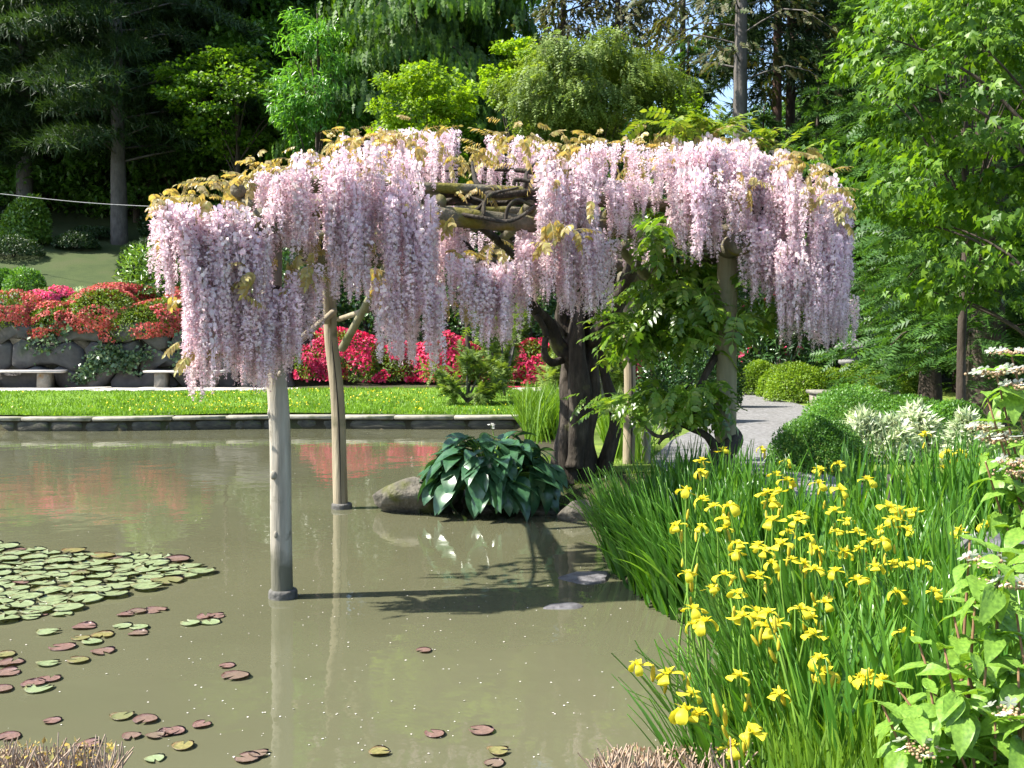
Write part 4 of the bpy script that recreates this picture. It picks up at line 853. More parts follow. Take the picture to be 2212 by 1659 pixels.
Z8 = [(475, 15), (465, 75), (390, 180), (478, 225), (535, 265), (625, 262), (340, 365), (470, 372), (590, 330), (600, 380), (665, 465), (665, 515), (395, 625), (595, 635), (525, 705), (668, 735), (880, 90), (935, 125), (825, 190), (850, 240), (885, 185), (1110, 65), (1105, 140), (1220, 170), (1365, 120), (1215, 35), (930, 20),
      (1190, 285), (855, 340), (985, 340), (1000, 310), (780, 470), (810, 505), (940, 400), (900, 465), (1045, 430), (1090, 495), (1200, 400), (1260, 340), (1310, 400), (1235, 510), (1320, 490), (1440, 385), (1380, 450), (1450, 450), (1480, 265), (1540, 285), (1620, 290), (1530, 340), (1585, 390), (1500, 330), (850, 570), (960, 550), (1020, 570), (1085, 605), (1195, 615), (1410, 590), (1515, 575), (1610, 570), (1660, 580), (1315, 660), (780, 640),
      (430, 820), (490, 890), (430, 900), (690, 860), (760, 830), (830, 840), (830, 910), (880, 900), (1010, 820), (1060, 860), (1140, 780), (1075, 955), (1110, 1085), (1135, 1160), (1530, 730), (1725, 725), (1570, 945), (1330, 1190), (1365, 1190), (1450, 1200), (670, 1180), (890, 1280), (125, 1120), (290, 1170), (415, 1275), (385, 1370), (455, 1380), (740, 1480), (635, 1560), (1860, 395), (2010, 360), (2095, 335), (1790, 740)]
Z6 = [(590, 1120), (795, 1110), (1800, 1130), (1870, 1130), (1985, 1155), (2000, 1185), (2065, 1210), (1780, 1215), (2120, 1255), (1675, 1030)]
pts = [(1327 + .4 * x, 995 + .4 * y) for x, y in Z8] + [(1327 + .4 * x, 531 + .4 * y) for x, y in Z6]
BASES = []
for (x, y) in pts:
    patch = y < 1045 and x > 1900
    if patch: Y = random.uniform(6.6, 7.2)
    else:
        z = np.interp(y, [980, 1150, 1300, 1500, 1640], [.93, .86, .78, .66, .58]) + random.gauss(0, .03); Y = min((CAMZ - z) * FPX / (y - HOR), 7.3)
    tip = at(x, y - 6, Y); lean = random.gauss(.06, .07)
    if x < 1520 and y > 1400: lean = .30 + .12 * random.random()
    bx_, by_ = tip[0] + lean, Y + random.gauss(.05, .08); bz_ = max(hz(bx_, by_), -.12)
    over = x < 1560 and y > 1400; shade = (x < 1620 and y < 1260) and not over
    lab = ('yellow iris leaning out over the water from the near bank' if over else 'yellow iris in bloom in the far patch below the variegated shrub' if patch else
           'yellow iris blooming in the shaded bed beside the pergola' if shade else 'yellow iris at the viburnum end of the sunlit bed' if x > 1850 else 'yellow iris on the pond side of the sunlit bed' if x < 1665 else 'yellow iris in the crowded middle of the sunlit bed')
    grp = 'irises over the water' if over else 'irises in the far patch' if patch else 'irises in the shaded bed' if shade else 'sunlit irises by the viburnum' if x > 1850 else 'sunlit irises on the pond side' if x < 1665 else 'sunlit irises in the middle'
    iris('yellow_iris', tip, (bx_, by_, bz_), lab, grp, s=random.uniform(.64, .9) * (1.2 if Y > 5 else 1)); BASES.append((bx_, by_))
# leaf clumps: region of the iris bed
def bank_x(y): return np.interp(y, [3.0, 3.6, 4.2, 5.4, 5.9, 6.1, 6.6, 7.0, 7.7, 8.9], [.62, .75, .98, 1.22, 1.25, 1.12, .95, .88, .80, .84])
def clump(x, y, n, label, group, spread=.10, Ls=(.62, .95), name='iris_clump'):
    z = max(hz(x, y), -.15); t = thing(name, label, 'iris leaves', (x, y, z), group)
    for _ in range(n):
        a = random.uniform(0, 6.28); r = spread * math.sqrt(random.random()); ed = x - bank_x(y) < .3 and x < 2.3; q = Quaternion((0, 0, 1), random.gauss(PI / 2, .6) if ed else random.uniform(0, 6.28)) @ Quaternion((1, 0, 0), -abs(random.gauss(.26 if ed else .03, .12)))
        L = random.uniform(*Ls); put('leaf', random.choice(BLM), t, loc=(x + r * math.cos(a), y + r * math.sin(a), z - .04), rot=q, sca=(random.uniform(.8, 1.25), L, L))
shb = ('clump of sword shaped leaves in the shaded iris bed by the pergola', 'leaf clumps in the shaded iris bed')
sub_ = ('clump of sword shaped leaves in the sunlit iris bed on the near bank', 'leaf clumps in the sunlit iris bed')
for k in range(24):
    y = random.uniform(5.9, 8.0); x = bank_x(y) + random.uniform(.0, .85); clump(x, y, 15, *shb, Ls=(.55, .85))
for k in range(26):
    y = random.uniform(3.1, 5.7); x = bank_x(y) + random.uniform(.05, .95); clump(x, y, 13, *sub_, Ls=(.5, .8))
for k in range(11): clump(random.uniform(2.65, 3.6), random.uniform(6.3, 7.3), 14, 'clump of sword shaped leaves in the far iris patch by the variegated shrub', 'leaf clumps in the far iris patch', Ls=(.6, .95))
def blade_field(n, fx, Ls, seed):
    Vs, Fs, o = [], [], 0
    X, Y = fx(n); Z = np.maximum(hgt(X, Y), -.15) - .03; L = rng.uniform(Ls[0], Ls[1], n); a = rng.uniform(0, 6.28, n); tl = np.abs(rng.normal(.02, .13, n)); ed = (X - bank_x(Y) < .28) & (X < 2.3); a = np.where(ed, rng.normal(PI / 2, .6, n), a); tl = np.where(ed, np.abs(rng.normal(.26, .14, n)), tl); kk = rng.integers(0, len(BL), n)
    for k in range(len(BL)):
        i = np.where(kk == k)[0]; c, s = np.cos(a[i]), np.sin(a[i]); ct, st = np.cos(tl[i]), np.sin(tl[i])
        up = np.stack([-s * st, c * st, ct], -1); yy = np.stack([-s * ct, c * ct, -st], -1); xx = np.stack([c, s, 0 * c], -1)
        v, f = BL[k]; f3 = np.concatenate([f[:, [0, 1, 2]], f[:, [0, 2, 3]]])
        VV = (xx[:, None] * v[None, :, :1] + yy[:, None] * v[None, :, 1:2] * L[i][:, None, None] + up[:, None] * v[None, :, 2:] * L[i][:, None, None]) + np.stack([X[i], Y[i], Z[i]], -1)[:, None]
        Vs.append(VV.reshape(-1, 3)); Fs.append((f3[None] + len(v) * np.arange(len(i))[:, None, None]).reshape(-1, 3) + o); o += len(i) * len(v)
    return np.concatenate(Vs), np.concatenate(Fs)
def f1(n): y = rng.uniform(5.8, 8.3, n); return bank_x(y) - .03 + rng.uniform(0, 1, n) ** 1.2 * (1.0 - .25 * sstep(6.8, 8, y)), y
def f2(n): y = rng.uniform(3.0, 5.9, n); return bank_x(y) + rng.uniform(0, 1, n) ** 1.1 * (1.15 + .1 * (y - 3)), y
def f3_(n): return rng.uniform(2.4, 3.8, n), rng.uniform(6.1, 7.6, n)
for fx, n, Ls, lab in ((f1, 1150, (.45, .82), 'dense dark green iris blades filling the shaded bed by the pergola'), (f2, 1350, (.35, .72), 'dense bright green iris blades filling the sunlit bed on the near bank'), (f3_, 500, (.45, .9), 'dense iris blades filling the far patch below the variegated shrub')):
    V, F = blade_field(n, fx, Ls, 1); tag(put('iris_blades', mesh('iris_blades', V, F, M['iris_leaf']), kind='stuff'), lab, 'iris leaves')
# fine meadow grass between the irises
n = 16000; y = rng.uniform(2.4, 5.6, n); x = bank_x(y) + .05 + rng.uniform(0, 1, n) * 1.5; z = hgt(x, y)
V, F = scat(np.array([(-.012, 0, 0), (.012, 0, 0), (0.02, .6, .02), (.05, 1, .1)]), np.array([(0, 1, 2), (0, 2, 3)]), np.stack([x, y, z], -1), frames(np.stack([rng.normal(0, .25, n), rng.normal(0, .25, n), np.ones(n)], -1), rdir(n)), rng.uniform(.14, .42, n))
tag(put('fine_grass', mesh('fine_grass', V, F, M['grass']), kind='stuff'), 'fine bright green grass growing under the near irises', 'grass')
n = 9000; y = rng.uniform(8.6, 12.6, n); x = rng.uniform(.2, 1.9, n); k = pond_sd(x, y) > .03; x, y = x[k], y[k]; n = len(x)
V, F = scat(np.array([(-.03, 0, 0), (.03, 0, 0), (0, 1, 0)]), np.array([(0, 1, 2)]), np.stack([x, y, hgt(x, y)], -1), frames(np.stack([rng.normal(0, .5, n), rng.normal(0, .5, n), np.ones(n)], -1), rdir(n)), rng.uniform(.03, .1, n))
tag(put('bank_grass', mesh('bank_grass', V, F, M['grass']), kind='stuff'), 'short mossy grass on the bank around the wisteria trunk', 'grass')
# tall bright grass and white irises behind the trunk
def tallgrass(px0, px1, pyb, Y, n, h, lab):
    Vs = []; X = np.array([at(random.uniform(px0, px1), pyb, Y + random.gauss(0, .45)) for _ in range(n)]); Z = hgt(X[:, 0], X[:, 1]); Pp = np.stack([X[:, 0], X[:, 1], Z], -1)
    q = np.array([(-.014, 0, 0), (.014, 0, 0), (-.012, .35, .01), (.012, .35, .01), (-.008, .7, .10), (.008, .7, .10), (0, 1, .32)]); f = np.array([(0, 1, 3), (0, 3, 2), (2, 3, 5), (2, 5, 4), (4, 5, 6)])
    V, F = scat(q, f, Pp, frames(np.stack([rng.normal(0, .22, n), rng.normal(0, .22, n), np.ones(n)], -1), rdir(n)), rng.uniform(.6, 1.05, n) * h)
    c = Pp.mean(0); t = thing('grass_clump', lab, 'grass clump', (c[0], c[1], hz(c[0], c[1]))); put('blades', mesh('blades', V, F, M['grass']), t, kind='stuff')
tallgrass(1135, 1215, 960, 15.5, 1300, .85, 'tall bright green grass clump at the end of the far wall by the trunk')
tallgrass(1310, 1345, 985, 13.0, 420, .85, 'upright bright grass clump between the trunk and the slim back post')
tallgrass(1368, 1400, 985, 12.6, 380, .7, 'small bright grass clump beside the rope stakes')
for (x, y, Y, lab) in ((1458, 885, 13.6, 'white iris in bloom above the rope by the farther stake'), (1410, 882, 12.9, 'white iris in bloom above the thin tall stake'), (1336, 882, 12.9, 'white iris seen through the gap in the wisteria trunk'), (1063, 918, 11.2, 'white iris flower rising behind the hosta')):
    tip = at(x, y, Y); iris('white_iris', tip, (tip[0] + .03, Y, hz(tip[0] + .03, Y)), lab, None, pet=PETW, core=FLW, s=.9)
# ================================================================ LILY PADS
def pad_mesh(seed, mat):
    r = np.random.default_rng(seed); n = 22; notch = .22; V = [(0, -.05, .0)]
    a = np.linspace(notch, 2 * PI - notch, n) - PI / 2
    for rr, zz in ((.5, .0), (.86, .0), (1.0, .012)):
        for k in range(n):
            j = 1 + (.05 * math.sin(3 * a[k] + seed) + r.normal(0, .012)); V.append((rr * j * math.cos(a[k]), rr * j * math.sin(a[k]), zz * (1 + 1.2 * math.sin(2 * a[k] + seed)) + r.normal(0, .0015)))
    F3 = [(0, 1 + k, 2 + k) for k in range(n - 1)]; F4 = [(1 + (q) * n + k, 1 + (q + 1) * n + k, 2 + (q + 1) * n + k, 2 + q * n + k) for q in range(2) for k in range(n - 1)]
    # underside lip so a pad is not paper thin
    o = len(V); V += [(v[0] * .98, v[1] * .98, v[2] - .004) for v in V[1 + 2 * n:1 + 3 * n]]
    F4 += [(1 + 2 * n + k, o + k, o + k + 1, 2 + 2 * n + k) for k in range(n - 1)]
    return mesh('lily_pad', V, [np.array(F3), np.array(F4)], mat, smooth=True)
PG, PR, PM = [[pad_mesh(s + k, M[m]) for k in range(4)] for s, m in ((10, 'pad_green'), (20, 'pad_red'), (30, 'pad_mix'))]
def pad(x, y, r, me, lab, grp, z):
    o = put('lily_pad', me, loc=(x, y, z), rot=Quaternion((random.gauss(0, .015), random.gauss(0, .015), 1), random.uniform(0, 6.28)), sca=(r, r, min(1, r * 5))); tag(o, lab, 'lily pad', grp)
raft = [(-60, 1172), (20, 1178), (70, 1190), (150, 1192), (225, 1200), (300, 1203), (395, 1205), (405, 1216), (450, 1240), (380, 1256), (300, 1278), (260, 1294), (190, 1308), (110, 1326), (40, 1342), (-60, 1350)]
RP = np.array([gr(*q)[:2] for q in raft])
def inside(P, x, y):
    c = False
    for (x0, y0), (x1, y1) in zip(P, np.roll(P, -1, 0)):
        if (y0 > y) != (y1 > y) and x < (x1 - x0) * (y - y0) / (y1 - y0) + x0: c = not c
    return c
placed = []
for r0 in (.108, .092, .075, .06):
    for _ in range(2600):
        x, y = random.uniform(RP[:, 0].min(), RP[:, 0].max()), random.uniform(RP[:, 1].min(), RP[:, 1].max()); r = r0 * random.uniform(.9, 1.15)
        if inside(RP, x, y) and all((x - a) ** 2 + (y - b_) ** 2 > ((r + c_) * .76) ** 2 for a, b_, c_ in placed): placed.append((x, y, r))
for i, (x, y, r) in enumerate(placed):
    u = random.random(); red = u < .08; mixd = u > .94
    pad(x, y, r, random.choice(PR if red else PM if mixd else PG), 'purple lily pad among the crowded green raft' if red else 'bronze lily pad among the crowded green raft' if mixd else 'green lily pad in the crowded floating raft',
        'purple pads in the raft' if red else 'bronze pads in the raft' if mixd else 'green pads in the raft', .008 + .004 * (i % 5))
S7 = [(840, 810, 'r'), (680, 835, 'r'), (745, 820, 'r'), (1110, 845, 'r'), (1168, 843, 'r'), (1030, 883, 'g'), (1135, 876, 'g'), (660, 898, 'g'), (755, 905, 'g'), (750, 935, 'r'), (460, 900, 'r'), (260, 930, 'g'), (440, 962, 'm'), (555, 947, 'm'), (500, 985, 'g'), (340, 1010, 'r'), (555, 1035, 'r'), (30, 1055, 'm'), (55, 1095, 'r'), (260, 1100, 'g'), (425, 1085, 'm'), (40, 1150, 'r'), (270, 1183, 'r'), (185, 1210, 'r'), (210, 1235, 'g'), (10, 1240, 'r'), (1275, 1168, 'r'), (1225, 1112, 'r'),
      (660, 1385, 'm'), (790, 1405, 'r'), (280, 1410, 'r'), (1090, 1432, 'r'), (945, 1468, 'r'), (905, 1472, 'r'), (840, 1490, 'r'), (710, 1495, 'r'), (50, 1495, 'r'), (480, 1537, 'r'), (990, 1548, 'm'), (835, 1615, 'g'), (1335, 1613, 'r'), (1395, 1590, 'r'), (200, 835, 'r'), (340, 832, 'g'), (2050, 1580, 'm'), (2350, 1480, 'r'), (2600, 1463, 'r'), (2690, 1575, 'm'), (2670, 1640, 'r'), (2290, 1030, 'r')]
for i, (x, y, k) in enumerate(S7):
    g = gr(.4 * x, 995 + .4 * y); r = random.uniform(.055, .076) if y < 1250 else random.uniform(.042, .06)
    if (x, y) in ((1225, 1112), (2290, 1030)): r = .045
    col = {'r': 'purple red', 'g': 'green', 'm': 'bronze'}[k]
    pad(g[0], g[1], r, random.choice({'r': PR, 'g': PG, 'm': PM}[k]), f'{col} lily pad floating loose just off the edge of the green raft' if y < 1260 and x < 1200 else f'{col} lily pad floating alone on open water near the dry twig bank', f'loose {col} lily pads ' + ('by the raft' if y < 1260 and x < 1200 else 'on open water'), .006 + .002 * (i % 3))
# floating petals and bubbles
n = 420; X, Y = [], []
while len(X) < n:
    g = gr(random.uniform(0, 1500), 930 + 720 * random.random() ** 1.3)
    if pond_sd(np.array([g[0]]), np.array([g[1]]))[0] < -.05 and (random.random() < .25 + .75 * math.exp(-((g[0] + .6) / 1.6) ** 2)): X.append(g[0]); Y.append(g[1])
V, F = scat(T_WIDE[0] - (0, .5, 0), T_WIDE[1], np.stack([X, Y, np.full(n, .004)], -1), frames(np.stack([rng.normal(size=n), rng.normal(size=n), 0 * rng.normal(size=n)], -1), np.stack([rng.normal(0, .1, n), rng.normal(0, .1, n), np.ones(n)], -1)), rng.uniform(.005, .014, n))
tag(put('floating_petals', mesh('floating_petals', V, F, M['petal']), kind='stuff'), 'scattered fallen petals floating on the murky pond', 'petals')
# ================================================================ VIBURNUM (near right)
VL = [broadleaf('leaf', M['vib'], 1, .62, .05, a, .10, .035, 4.5, 5, 9, .1) for a in (.15, .32, .5)]
def viburnum(label, base, tips, heads, filler):
    t = thing('viburnum', label, 'shrub', (base[0], base[1], hz(base[0], base[1]))); base = np.array((base[0], base[1], hz(base[0], base[1]) - .05)); nl = 0
    def leafpair(p, hd, s, up=.35):
        for k in (0, PI):
            q = Quaternion((0, 0, 1), hd + k) @ Quaternion((1, 0, 0), up + random.gauss(-.45, .25)) @ Quaternion((0, 1, 0), random.gauss(0, .25))
            put('leaf', random.choice(VL), t, loc=p, rot=q, sca=s * random.uniform(.8, 1.1))
    for tip in tips:
        tip = np.array(tip); m = base * .45 + tip * .55 + (random.gauss(.03, .04), random.gauss(0, .04), -.10); C = [base + (random.gauss(0, .05), random.gauss(0, .05), 0), m, tip]
        put('stem', tubes('stem', [dict(path=C, rad=[.010, .006, .003], sides=6, n=14)], M['redstem']), t); Pth = catmull(np.array(C), 30); hd = random.uniform(0, 6.28)
        for f in (29, 27, 24, 20, 16): leafpair(Pth[f], hd, (.06 if f == 29 else .09 if f > 20 else .105) * random.uniform(.9, 1.15), .75 if f == 29 else .3); hd += PI / 2 + random.gauss(0, .2)
    for p in filler:
        leafpair(np.array(p), random.uniform(0, 6.28), random.uniform(.075, .11), random.uniform(-.1, .4))
    for h in heads:
        h = np.array(h); n = 46; d = np.stack([rng.normal(0, .026, n), rng.normal(0, .026, n), rng.normal(0, .006, n)], -1)
        v, f = ico(1); V, F = scat(v, f, h + d, np.repeat(np.eye(3)[None], n, 0), rng.uniform(.003, .006, n)); hh = put('flower_head', mesh('flower_head', V, F, M['vib_brown']), t, kind='stuff')
        nf = random.choice((5, 6, 7)); a0 = random.uniform(0, 6)
        fl = mesh('floret', T_FLORET[0] * .019, T_FLORET[1], M['iris_white'])
        for k in range(nf):
            a = a0 + k * 2 * PI / nf; dd = np.array((math.cos(a), math.sin(a), 0)) * random.uniform(.045, .06)
            put('floret', fl, hh, loc=h + dd + (0, 0, .008), rot=Quaternion((-dd[1], dd[0], 0), random.uniform(.2, .6)) @ Quaternion((1, 0, 0), -.5) @ Quaternion((0, 0, 1), random.uniform(0, 6)), sca=random.uniform(.9, 1.3))
lowb = at(2150, 1900, 2.55)
lt = [at(*q) for q in ((1985, 1390, 2.7), (2040, 1400, 2.65), (1905, 1520, 2.6), (1935, 1480, 2.7), (2010, 1490, 2.6), (2085, 1500, 2.55), (2130, 1440, 2.6), (2060, 1330, 2.75), (2110, 1250, 2.8), (2160, 1190, 2.8), (2195, 1320, 2.7), (2200, 1440, 2.6), (2150, 1560, 2.5), (1960, 1590, 2.55), (2210, 1560, 2.5), (2095, 1165, 2.85), (2060, 1590, 2.5))]
lf = [at(random.uniform(1930, 2230), random.uniform(1500, 1680), random.uniform(2.45, 2.75)) for _ in range(44)] + [at(random.uniform(2090, 2230), random.uniform(1200, 1500), random.uniform(2.6, 2.9)) for _ in range(34)]
viburnum('near viburnum shrub with pleated leaves below the iris bed', (lowb[0], 2.6), lt, [at(*q) for q in ((2185, 1265, 2.7), (2125, 1212, 2.8), (1985, 1620, 2.5), (2190, 1540, 2.5))], lf)
ut = [at(*q) for q in ((2150, 800, 3.4), (2185, 770, 3.4), (2130, 850, 3.4), (2200, 880, 3.4), (2165, 930, 3.4), (2125, 985, 3.4), (2190, 1010, 3.4), (2200, 1090, 3.4), (2175, 1140, 3.4), (2215, 960, 3.3))]
uf = [at(random.uniform(2150, 2260), random.uniform(830, 1150), random.uniform(3.3, 3.6)) for _ in range(22)]
viburnum('tall viburnum shrub with white lacecap flowers above the iris patch', (2.05, 3.5), ut, [at(*q) for q in ((2175, 762, 3.4), (2195, 800, 3.35), (2145, 808, 3.4), (2205, 835, 3.35), (2150, 950, 3.4), (2185, 945, 3.4), (2125, 925, 3.45), (2190, 1000, 3.3), (2200, 1020, 3.3))], uf)
# ================================================================ DRY STEMS along the near bank
def drybush(px0, px1, py, Y, n, hmax, lab, extra=None):
    specs = []; base = None
    for _ in range(n):
        p = at(random.uniform(px0, px1), py, Y + random.gauss(0, .12)); z = p[2]; q = p + (random.gauss(0, .03), random.gauss(0, .03), random.uniform(.3, 1) * hmax); m = (p + q) / 2 + (random.gauss(0, .012), 0, 0)
        specs.append(dict(path=[p, m, q], rad=[.0045, .0035, .0022], sides=4, n=5, lump=.2, seed=2, lf=30, cap=False))
    c = at((px0 + px1) / 2, py, Y); t = thing('dry_shrub', lab, 'shrub', (c[0], Y, c[2])); put('stems', tubes('stems', specs, M['drystem']), t, kind='stuff')
    if extra:
        m_ = 400; P = np.array([at(random.uniform(px0, px1), py, Y + random.gauss(0, .12)) for _ in range(m_)]) + np.stack([0 * rng.normal(size=m_), 0 * rng.normal(size=m_), rng.uniform(0, hmax, m_)], -1)
        V, F = scat(*T_DIA, P, frames(rdir(m_) + (0, 0, .5), rdir(m_)), rng.uniform(.012, .03, m_)); put('leaves', mesh('leaves', V, F, M[extra]), t, kind='stuff')
drybush(1290, 1620, 1700, 3.12, 620, .13, 'low brush of pale dry twigs at the near water edge below the irises', 'vib_brown')
drybush(-40, 250, 1700, 3.25, 520, .15, 'low bronze shrublet at the near water edge below the lily pads', 'w_bronze')
# ================================================================ SHRUBS
def mound_pts(n, r, seed, lob=.16, f=2.2, low=-.15, shell=(.8, 1.03)):
    d = rdir(int(n * 2.6)); d = d[d[:, 2] > low][:n]; s = 1 + wob(d, seed, f, lob) + wob(d, seed + 40, f * 3, lob * .35)
    return d, d * s[:, None] * np.asarray(r) * rng.uniform(shell[0], shell[1], (len(d), 1))
def shrub(name, label, c, r, nleaf, size, mat, T=T_DIA, group=None, seed=1, bloom=None, nb=0, bs=.06, patch=0.0, lob=.16, f=2.2, cat_='shrub', up=.6, z=None, stems=True, low=-.15):
    z = hz(c[0], c[1]) if z is None else z; base = np.array((c[0], c[1], z)); t = thing(name, label, cat_, base, group)
    cen = base + (0, 0, r[2] * .25 if low < 0 else 0)
    d, P = mound_pts(nleaf, r, seed, lob, f, low); k = rng.uniform(0, 1, len(P)) < .2; P[k] *= rng.uniform(.5, .9, (k.sum(), 1)); n = len(P)
    V, F = scat(T[0], T[1], P + cen, frames(d * .7 + rdir(n) * .8 + (0, 0, .15), d + rdir(n) * .6 + (0, 0, up)), rng.uniform(.7, 1.25, n) * size)
    put('foliage', mesh('foliage', V, F, M[mat]), t, kind='stuff')
    if bloom:
        d, P = mound_pts(nb, np.array(r) * 1.03, seed, lob, f, low, (.97, 1.05)); keep = wob(d, seed + 7, 4.5) > patch; keep[:12] = True; d, P = d[keep], P[keep]; n = len(P)
        V, F = scat(T_WIDE[0] - (0, .5, 0), T_WIDE[1], P + cen, frames(rdir(n), d + rdir(n) * .6), rng.uniform(1.3, 2.3, n) * bs); put('blossom', mesh('blossom', V, F, M[bloom]), t, kind='stuff')
    if stems:
        sp = []
        for _ in range(7):
            e = cen + np.array((random.gauss(0, .4) * r[0], random.gauss(0, .4) * r[1], r[2] * .5)); sp.append(dict(path=[base - (0, 0, .1), base * .5 + e * .5 + (random.gauss(0, .05), 0, 0), e], rad=[.03 * max(r[2], .4), .01], sides=5, n=6))
        put('stems', tubes('stems', sp, M['bark']), t)
    return t
def wpx(w, Y): return w / FPX * Y
# coral azaleas over the wall
for k, (x, y, w, h, Y, lab, bl, pt) in enumerate([(20, 672, 100, 55, 31.0, 'coral red azalea mound spilling over the wall above the shorter bench end', 'az_coral', -.35), (115, 650, 60, 40, 32.0, 'bright pink azalea mound behind the coral azaleas on the wall', 'az_pink', -.3), (125, 692, 72, 45, 30.8, 'rounded coral azalea with bare stems on the wall edge', 'az_coral', -.5),
                                           (170, 665, 40, 32, 31.6, 'mostly green azalea mound between the pink and coral ones', 'az_coral', .9), (235, 675, 95, 55, 30.9, 'broad coral azalea mound with green patches on the boulder wall', 'az_coral', -.25), (260, 632, 62, 26, 32.0, 'scarlet azalea crown standing highest on the wall', 'az_coral', -.6), (325, 692, 90, 48, 30.8, 'deep red azalea trailing down the boulder wall above the second bench', 'az_coral', -.15), (400, 665, 60, 55, 31.3, 'leafy azalea on the wall beside the hanging wisteria', 'az_coral', .5)]):
    c = at(x, y, Y); r = (wpx(w, Y), wpx(w, Y) * .7, wpx(h, Y)); shrub('azalea', lab, (c[0], Y), r, 5200, .085, 'az_leaf', seed=500 + k, bloom=bl, nb=4600, bs=.05, patch=pt + .12, z=c[2] - r[2] * .45, low=-.6, lob=.22)
# magenta azaleas at path level
for k, (x, y, w, h, Y, lab, pt) in enumerate([(745, 780, 95, 85, 30.9, 'big magenta azalea in full bloom behind the slim pergola post', -.5), (855, 795, 75, 70, 30.9, 'magenta azalea in the middle of the blooming row', -.4), (685, 800, 55, 55, 30.7, 'low magenta azalea at the end of the blooming row by the wall', .0), (970, 775, 80, 78, 31.0, 'magenta azalea with lime new shoots behind the feathery conifer', -.45), (1070, 790, 75, 65, 31.0, 'dark magenta azalea behind the grey conifer branches', .1), (1160, 790, 70, 68, 31.0, 'magenta azalea beside the wisteria trunk', -.5), (1390, 770, 90, 60, 31.5, 'magenta azalea glimpsed behind the shaded wisteria leaves', .0)]):
    c = at(x, 846, Y); r = (wpx(w, Y), wpx(w, Y) * .7, wpx(846 - y + h * .45, Y) * .8); shrub('azalea', lab, (c[0], Y), r, 3800, .085, 'az_leaf', seed=520 + k, bloom='az_mag', nb=5200, bs=.05, patch=pt + .22, lob=.2)
n = 900; X = rng.uniform(-5.8, .4, n); Y = 30.1 - np.abs(rng.normal(0, .35, n)); V, F = scat(T_WIDE[0] - (0, .5, 0), T_WIDE[1], np.stack([X, Y, np.full(n, .50)], -1), frames(np.stack([rng.normal(size=n), rng.normal(size=n), np.zeros(n)], -1), rdir(n) * .2 + (0, 0, 1)), rng.uniform(.04, .08, n))
tag(put('fallen_blossoms', mesh('fallen_blossoms', V, F, M['az_mag']), kind='stuff'), 'magenta fallen azalea blossoms along the paved path', 'petals')
# slope shrubs on the left
def sshrub(x, y, w, h, Y, lab, mat, n=3500, size=.10, T=T_DIA, **kw):
    c = at(x, y, Y); z = hz(c[0], Y); zc = c[2]; r = (wpx(w, Y), wpx(w, Y) * .9, max(wpx(h, Y), (zc + wpx(h, Y) - z) / 1.25)); return shrub('shrub', lab, (c[0], Y), r, n, size, mat, T, **kw)
sshrub(60, 605, 46, 22, 34, 'clipped dome of bright green foliage above the pale terrace edge', 'box', seed=541); sshrub(2, 605, 28, 24, 35, 'second clipped green dome at the pale terrace edge', 'box', seed=542)
sshrub(60, 465, 52, 42, 40, 'round topped green shrub below the overhead cable', 'rhodo_l', 5200, .16, seed=543); sshrub(30, 540, 60, 26, 38, 'dark spreading shrub on the shaded slope under the round shrub', 'dark_leaf', seed=544); sshrub(160, 530, 46, 26, 40, 'dark rounded shrub in the middle of the shaded slope', 'dark_leaf', seed=545)
sshrub(330, 555, 70, 30, 37, 'low spreading dark pine shrub at the foot of the pine trunk', 'pine', 5000, .16, T_TUFT, seed=546); sshrub(205, 515, 50, 22, 43, 'dim shrub behind the rounded one under the pines', 'dark_leaf', seed=547); sshrub(400, 500, 80, 50, 43, 'dim thicket behind the wisteria left end', 'dark_leaf', 6000, .15, seed=548)
sshrub(338, 590, 62, 55, 32.5, 'glossy light green rhododendron rising above the coral azaleas', 'rhodo_l', 2600, .21, T_LONG, seed=549, lob=.3); sshrub(410, 640, 40, 40, 32.2, 'glossy green rhododendron behind the wisteria edge', 'rhodo_l', 1600, .2, T_LONG, seed=550, lob=.3)
c = at(176, 598, 33.0); shrub('variegated_shrub', 'small cream variegated shrub on the sunlit patch of slope', (c[0], 33.0), (.5, .45, .42), 1500, .09, 'varieg', seed=551, lob=.3)
c = at(212, 598, 33.2); shrub('variegated_shrub', 'lower twin of the cream variegated shrub on the slope', (c[0], 33.2), (.35, .35, .4), 900, .08, 'varieg', seed=552, lob=.3)
a, b_ = at(-60, 632, 33.3), at(72, 632, 33.3); V, F = boxv(a[0], b_[0], 33.2, 33.7, hz(a[0], 33.3) - .3, a[2], .03, .004); tag(put('terrace_edge', mesh('terrace_edge', V, F, M['slab'])), 'pale stone terrace edge behind the coral azaleas', 'wall')
# wall creeper
cr = thing('wall_creeper', 'grey green climbing plant sprawling over the boulder wall between the benches', 'creeper', (at(175, 840, 30.1)[0], 30.15, .5)); PP = []
for (x0, y0, x1, y1, n, s) in ((165, 822, 200, 790, 260, 9), (195, 800, 240, 752, 420, 13), (235, 755, 275, 785, 240, 10), (275, 775, 330, 765, 150, 8), (240, 790, 300, 800, 90, 8), (60, 750, 130, 740, 90, 12), (150, 700, 110, 720, 90, 12), (380, 730, 390, 800, 80, 10)):
    for _ in range(n):
        u = random.random(); PP.append(at(x0 + (x1 - x0) * u + random.gauss(0, s), y0 + (y1 - y0) * u + random.gauss(0, s), 30.15 + random.gauss(0, .05)))
PP = np.array(PP); n = len(PP); V, F = scat(*T_WIDE, PP, frames(rdir(n) + (0, -.3, -.2), rdir(n) * .6 + (0, -.7, .6)), rng.uniform(.08, .16, n)); put('foliage', mesh('foliage', V, F, M['ivy']), cr, kind='stuff')
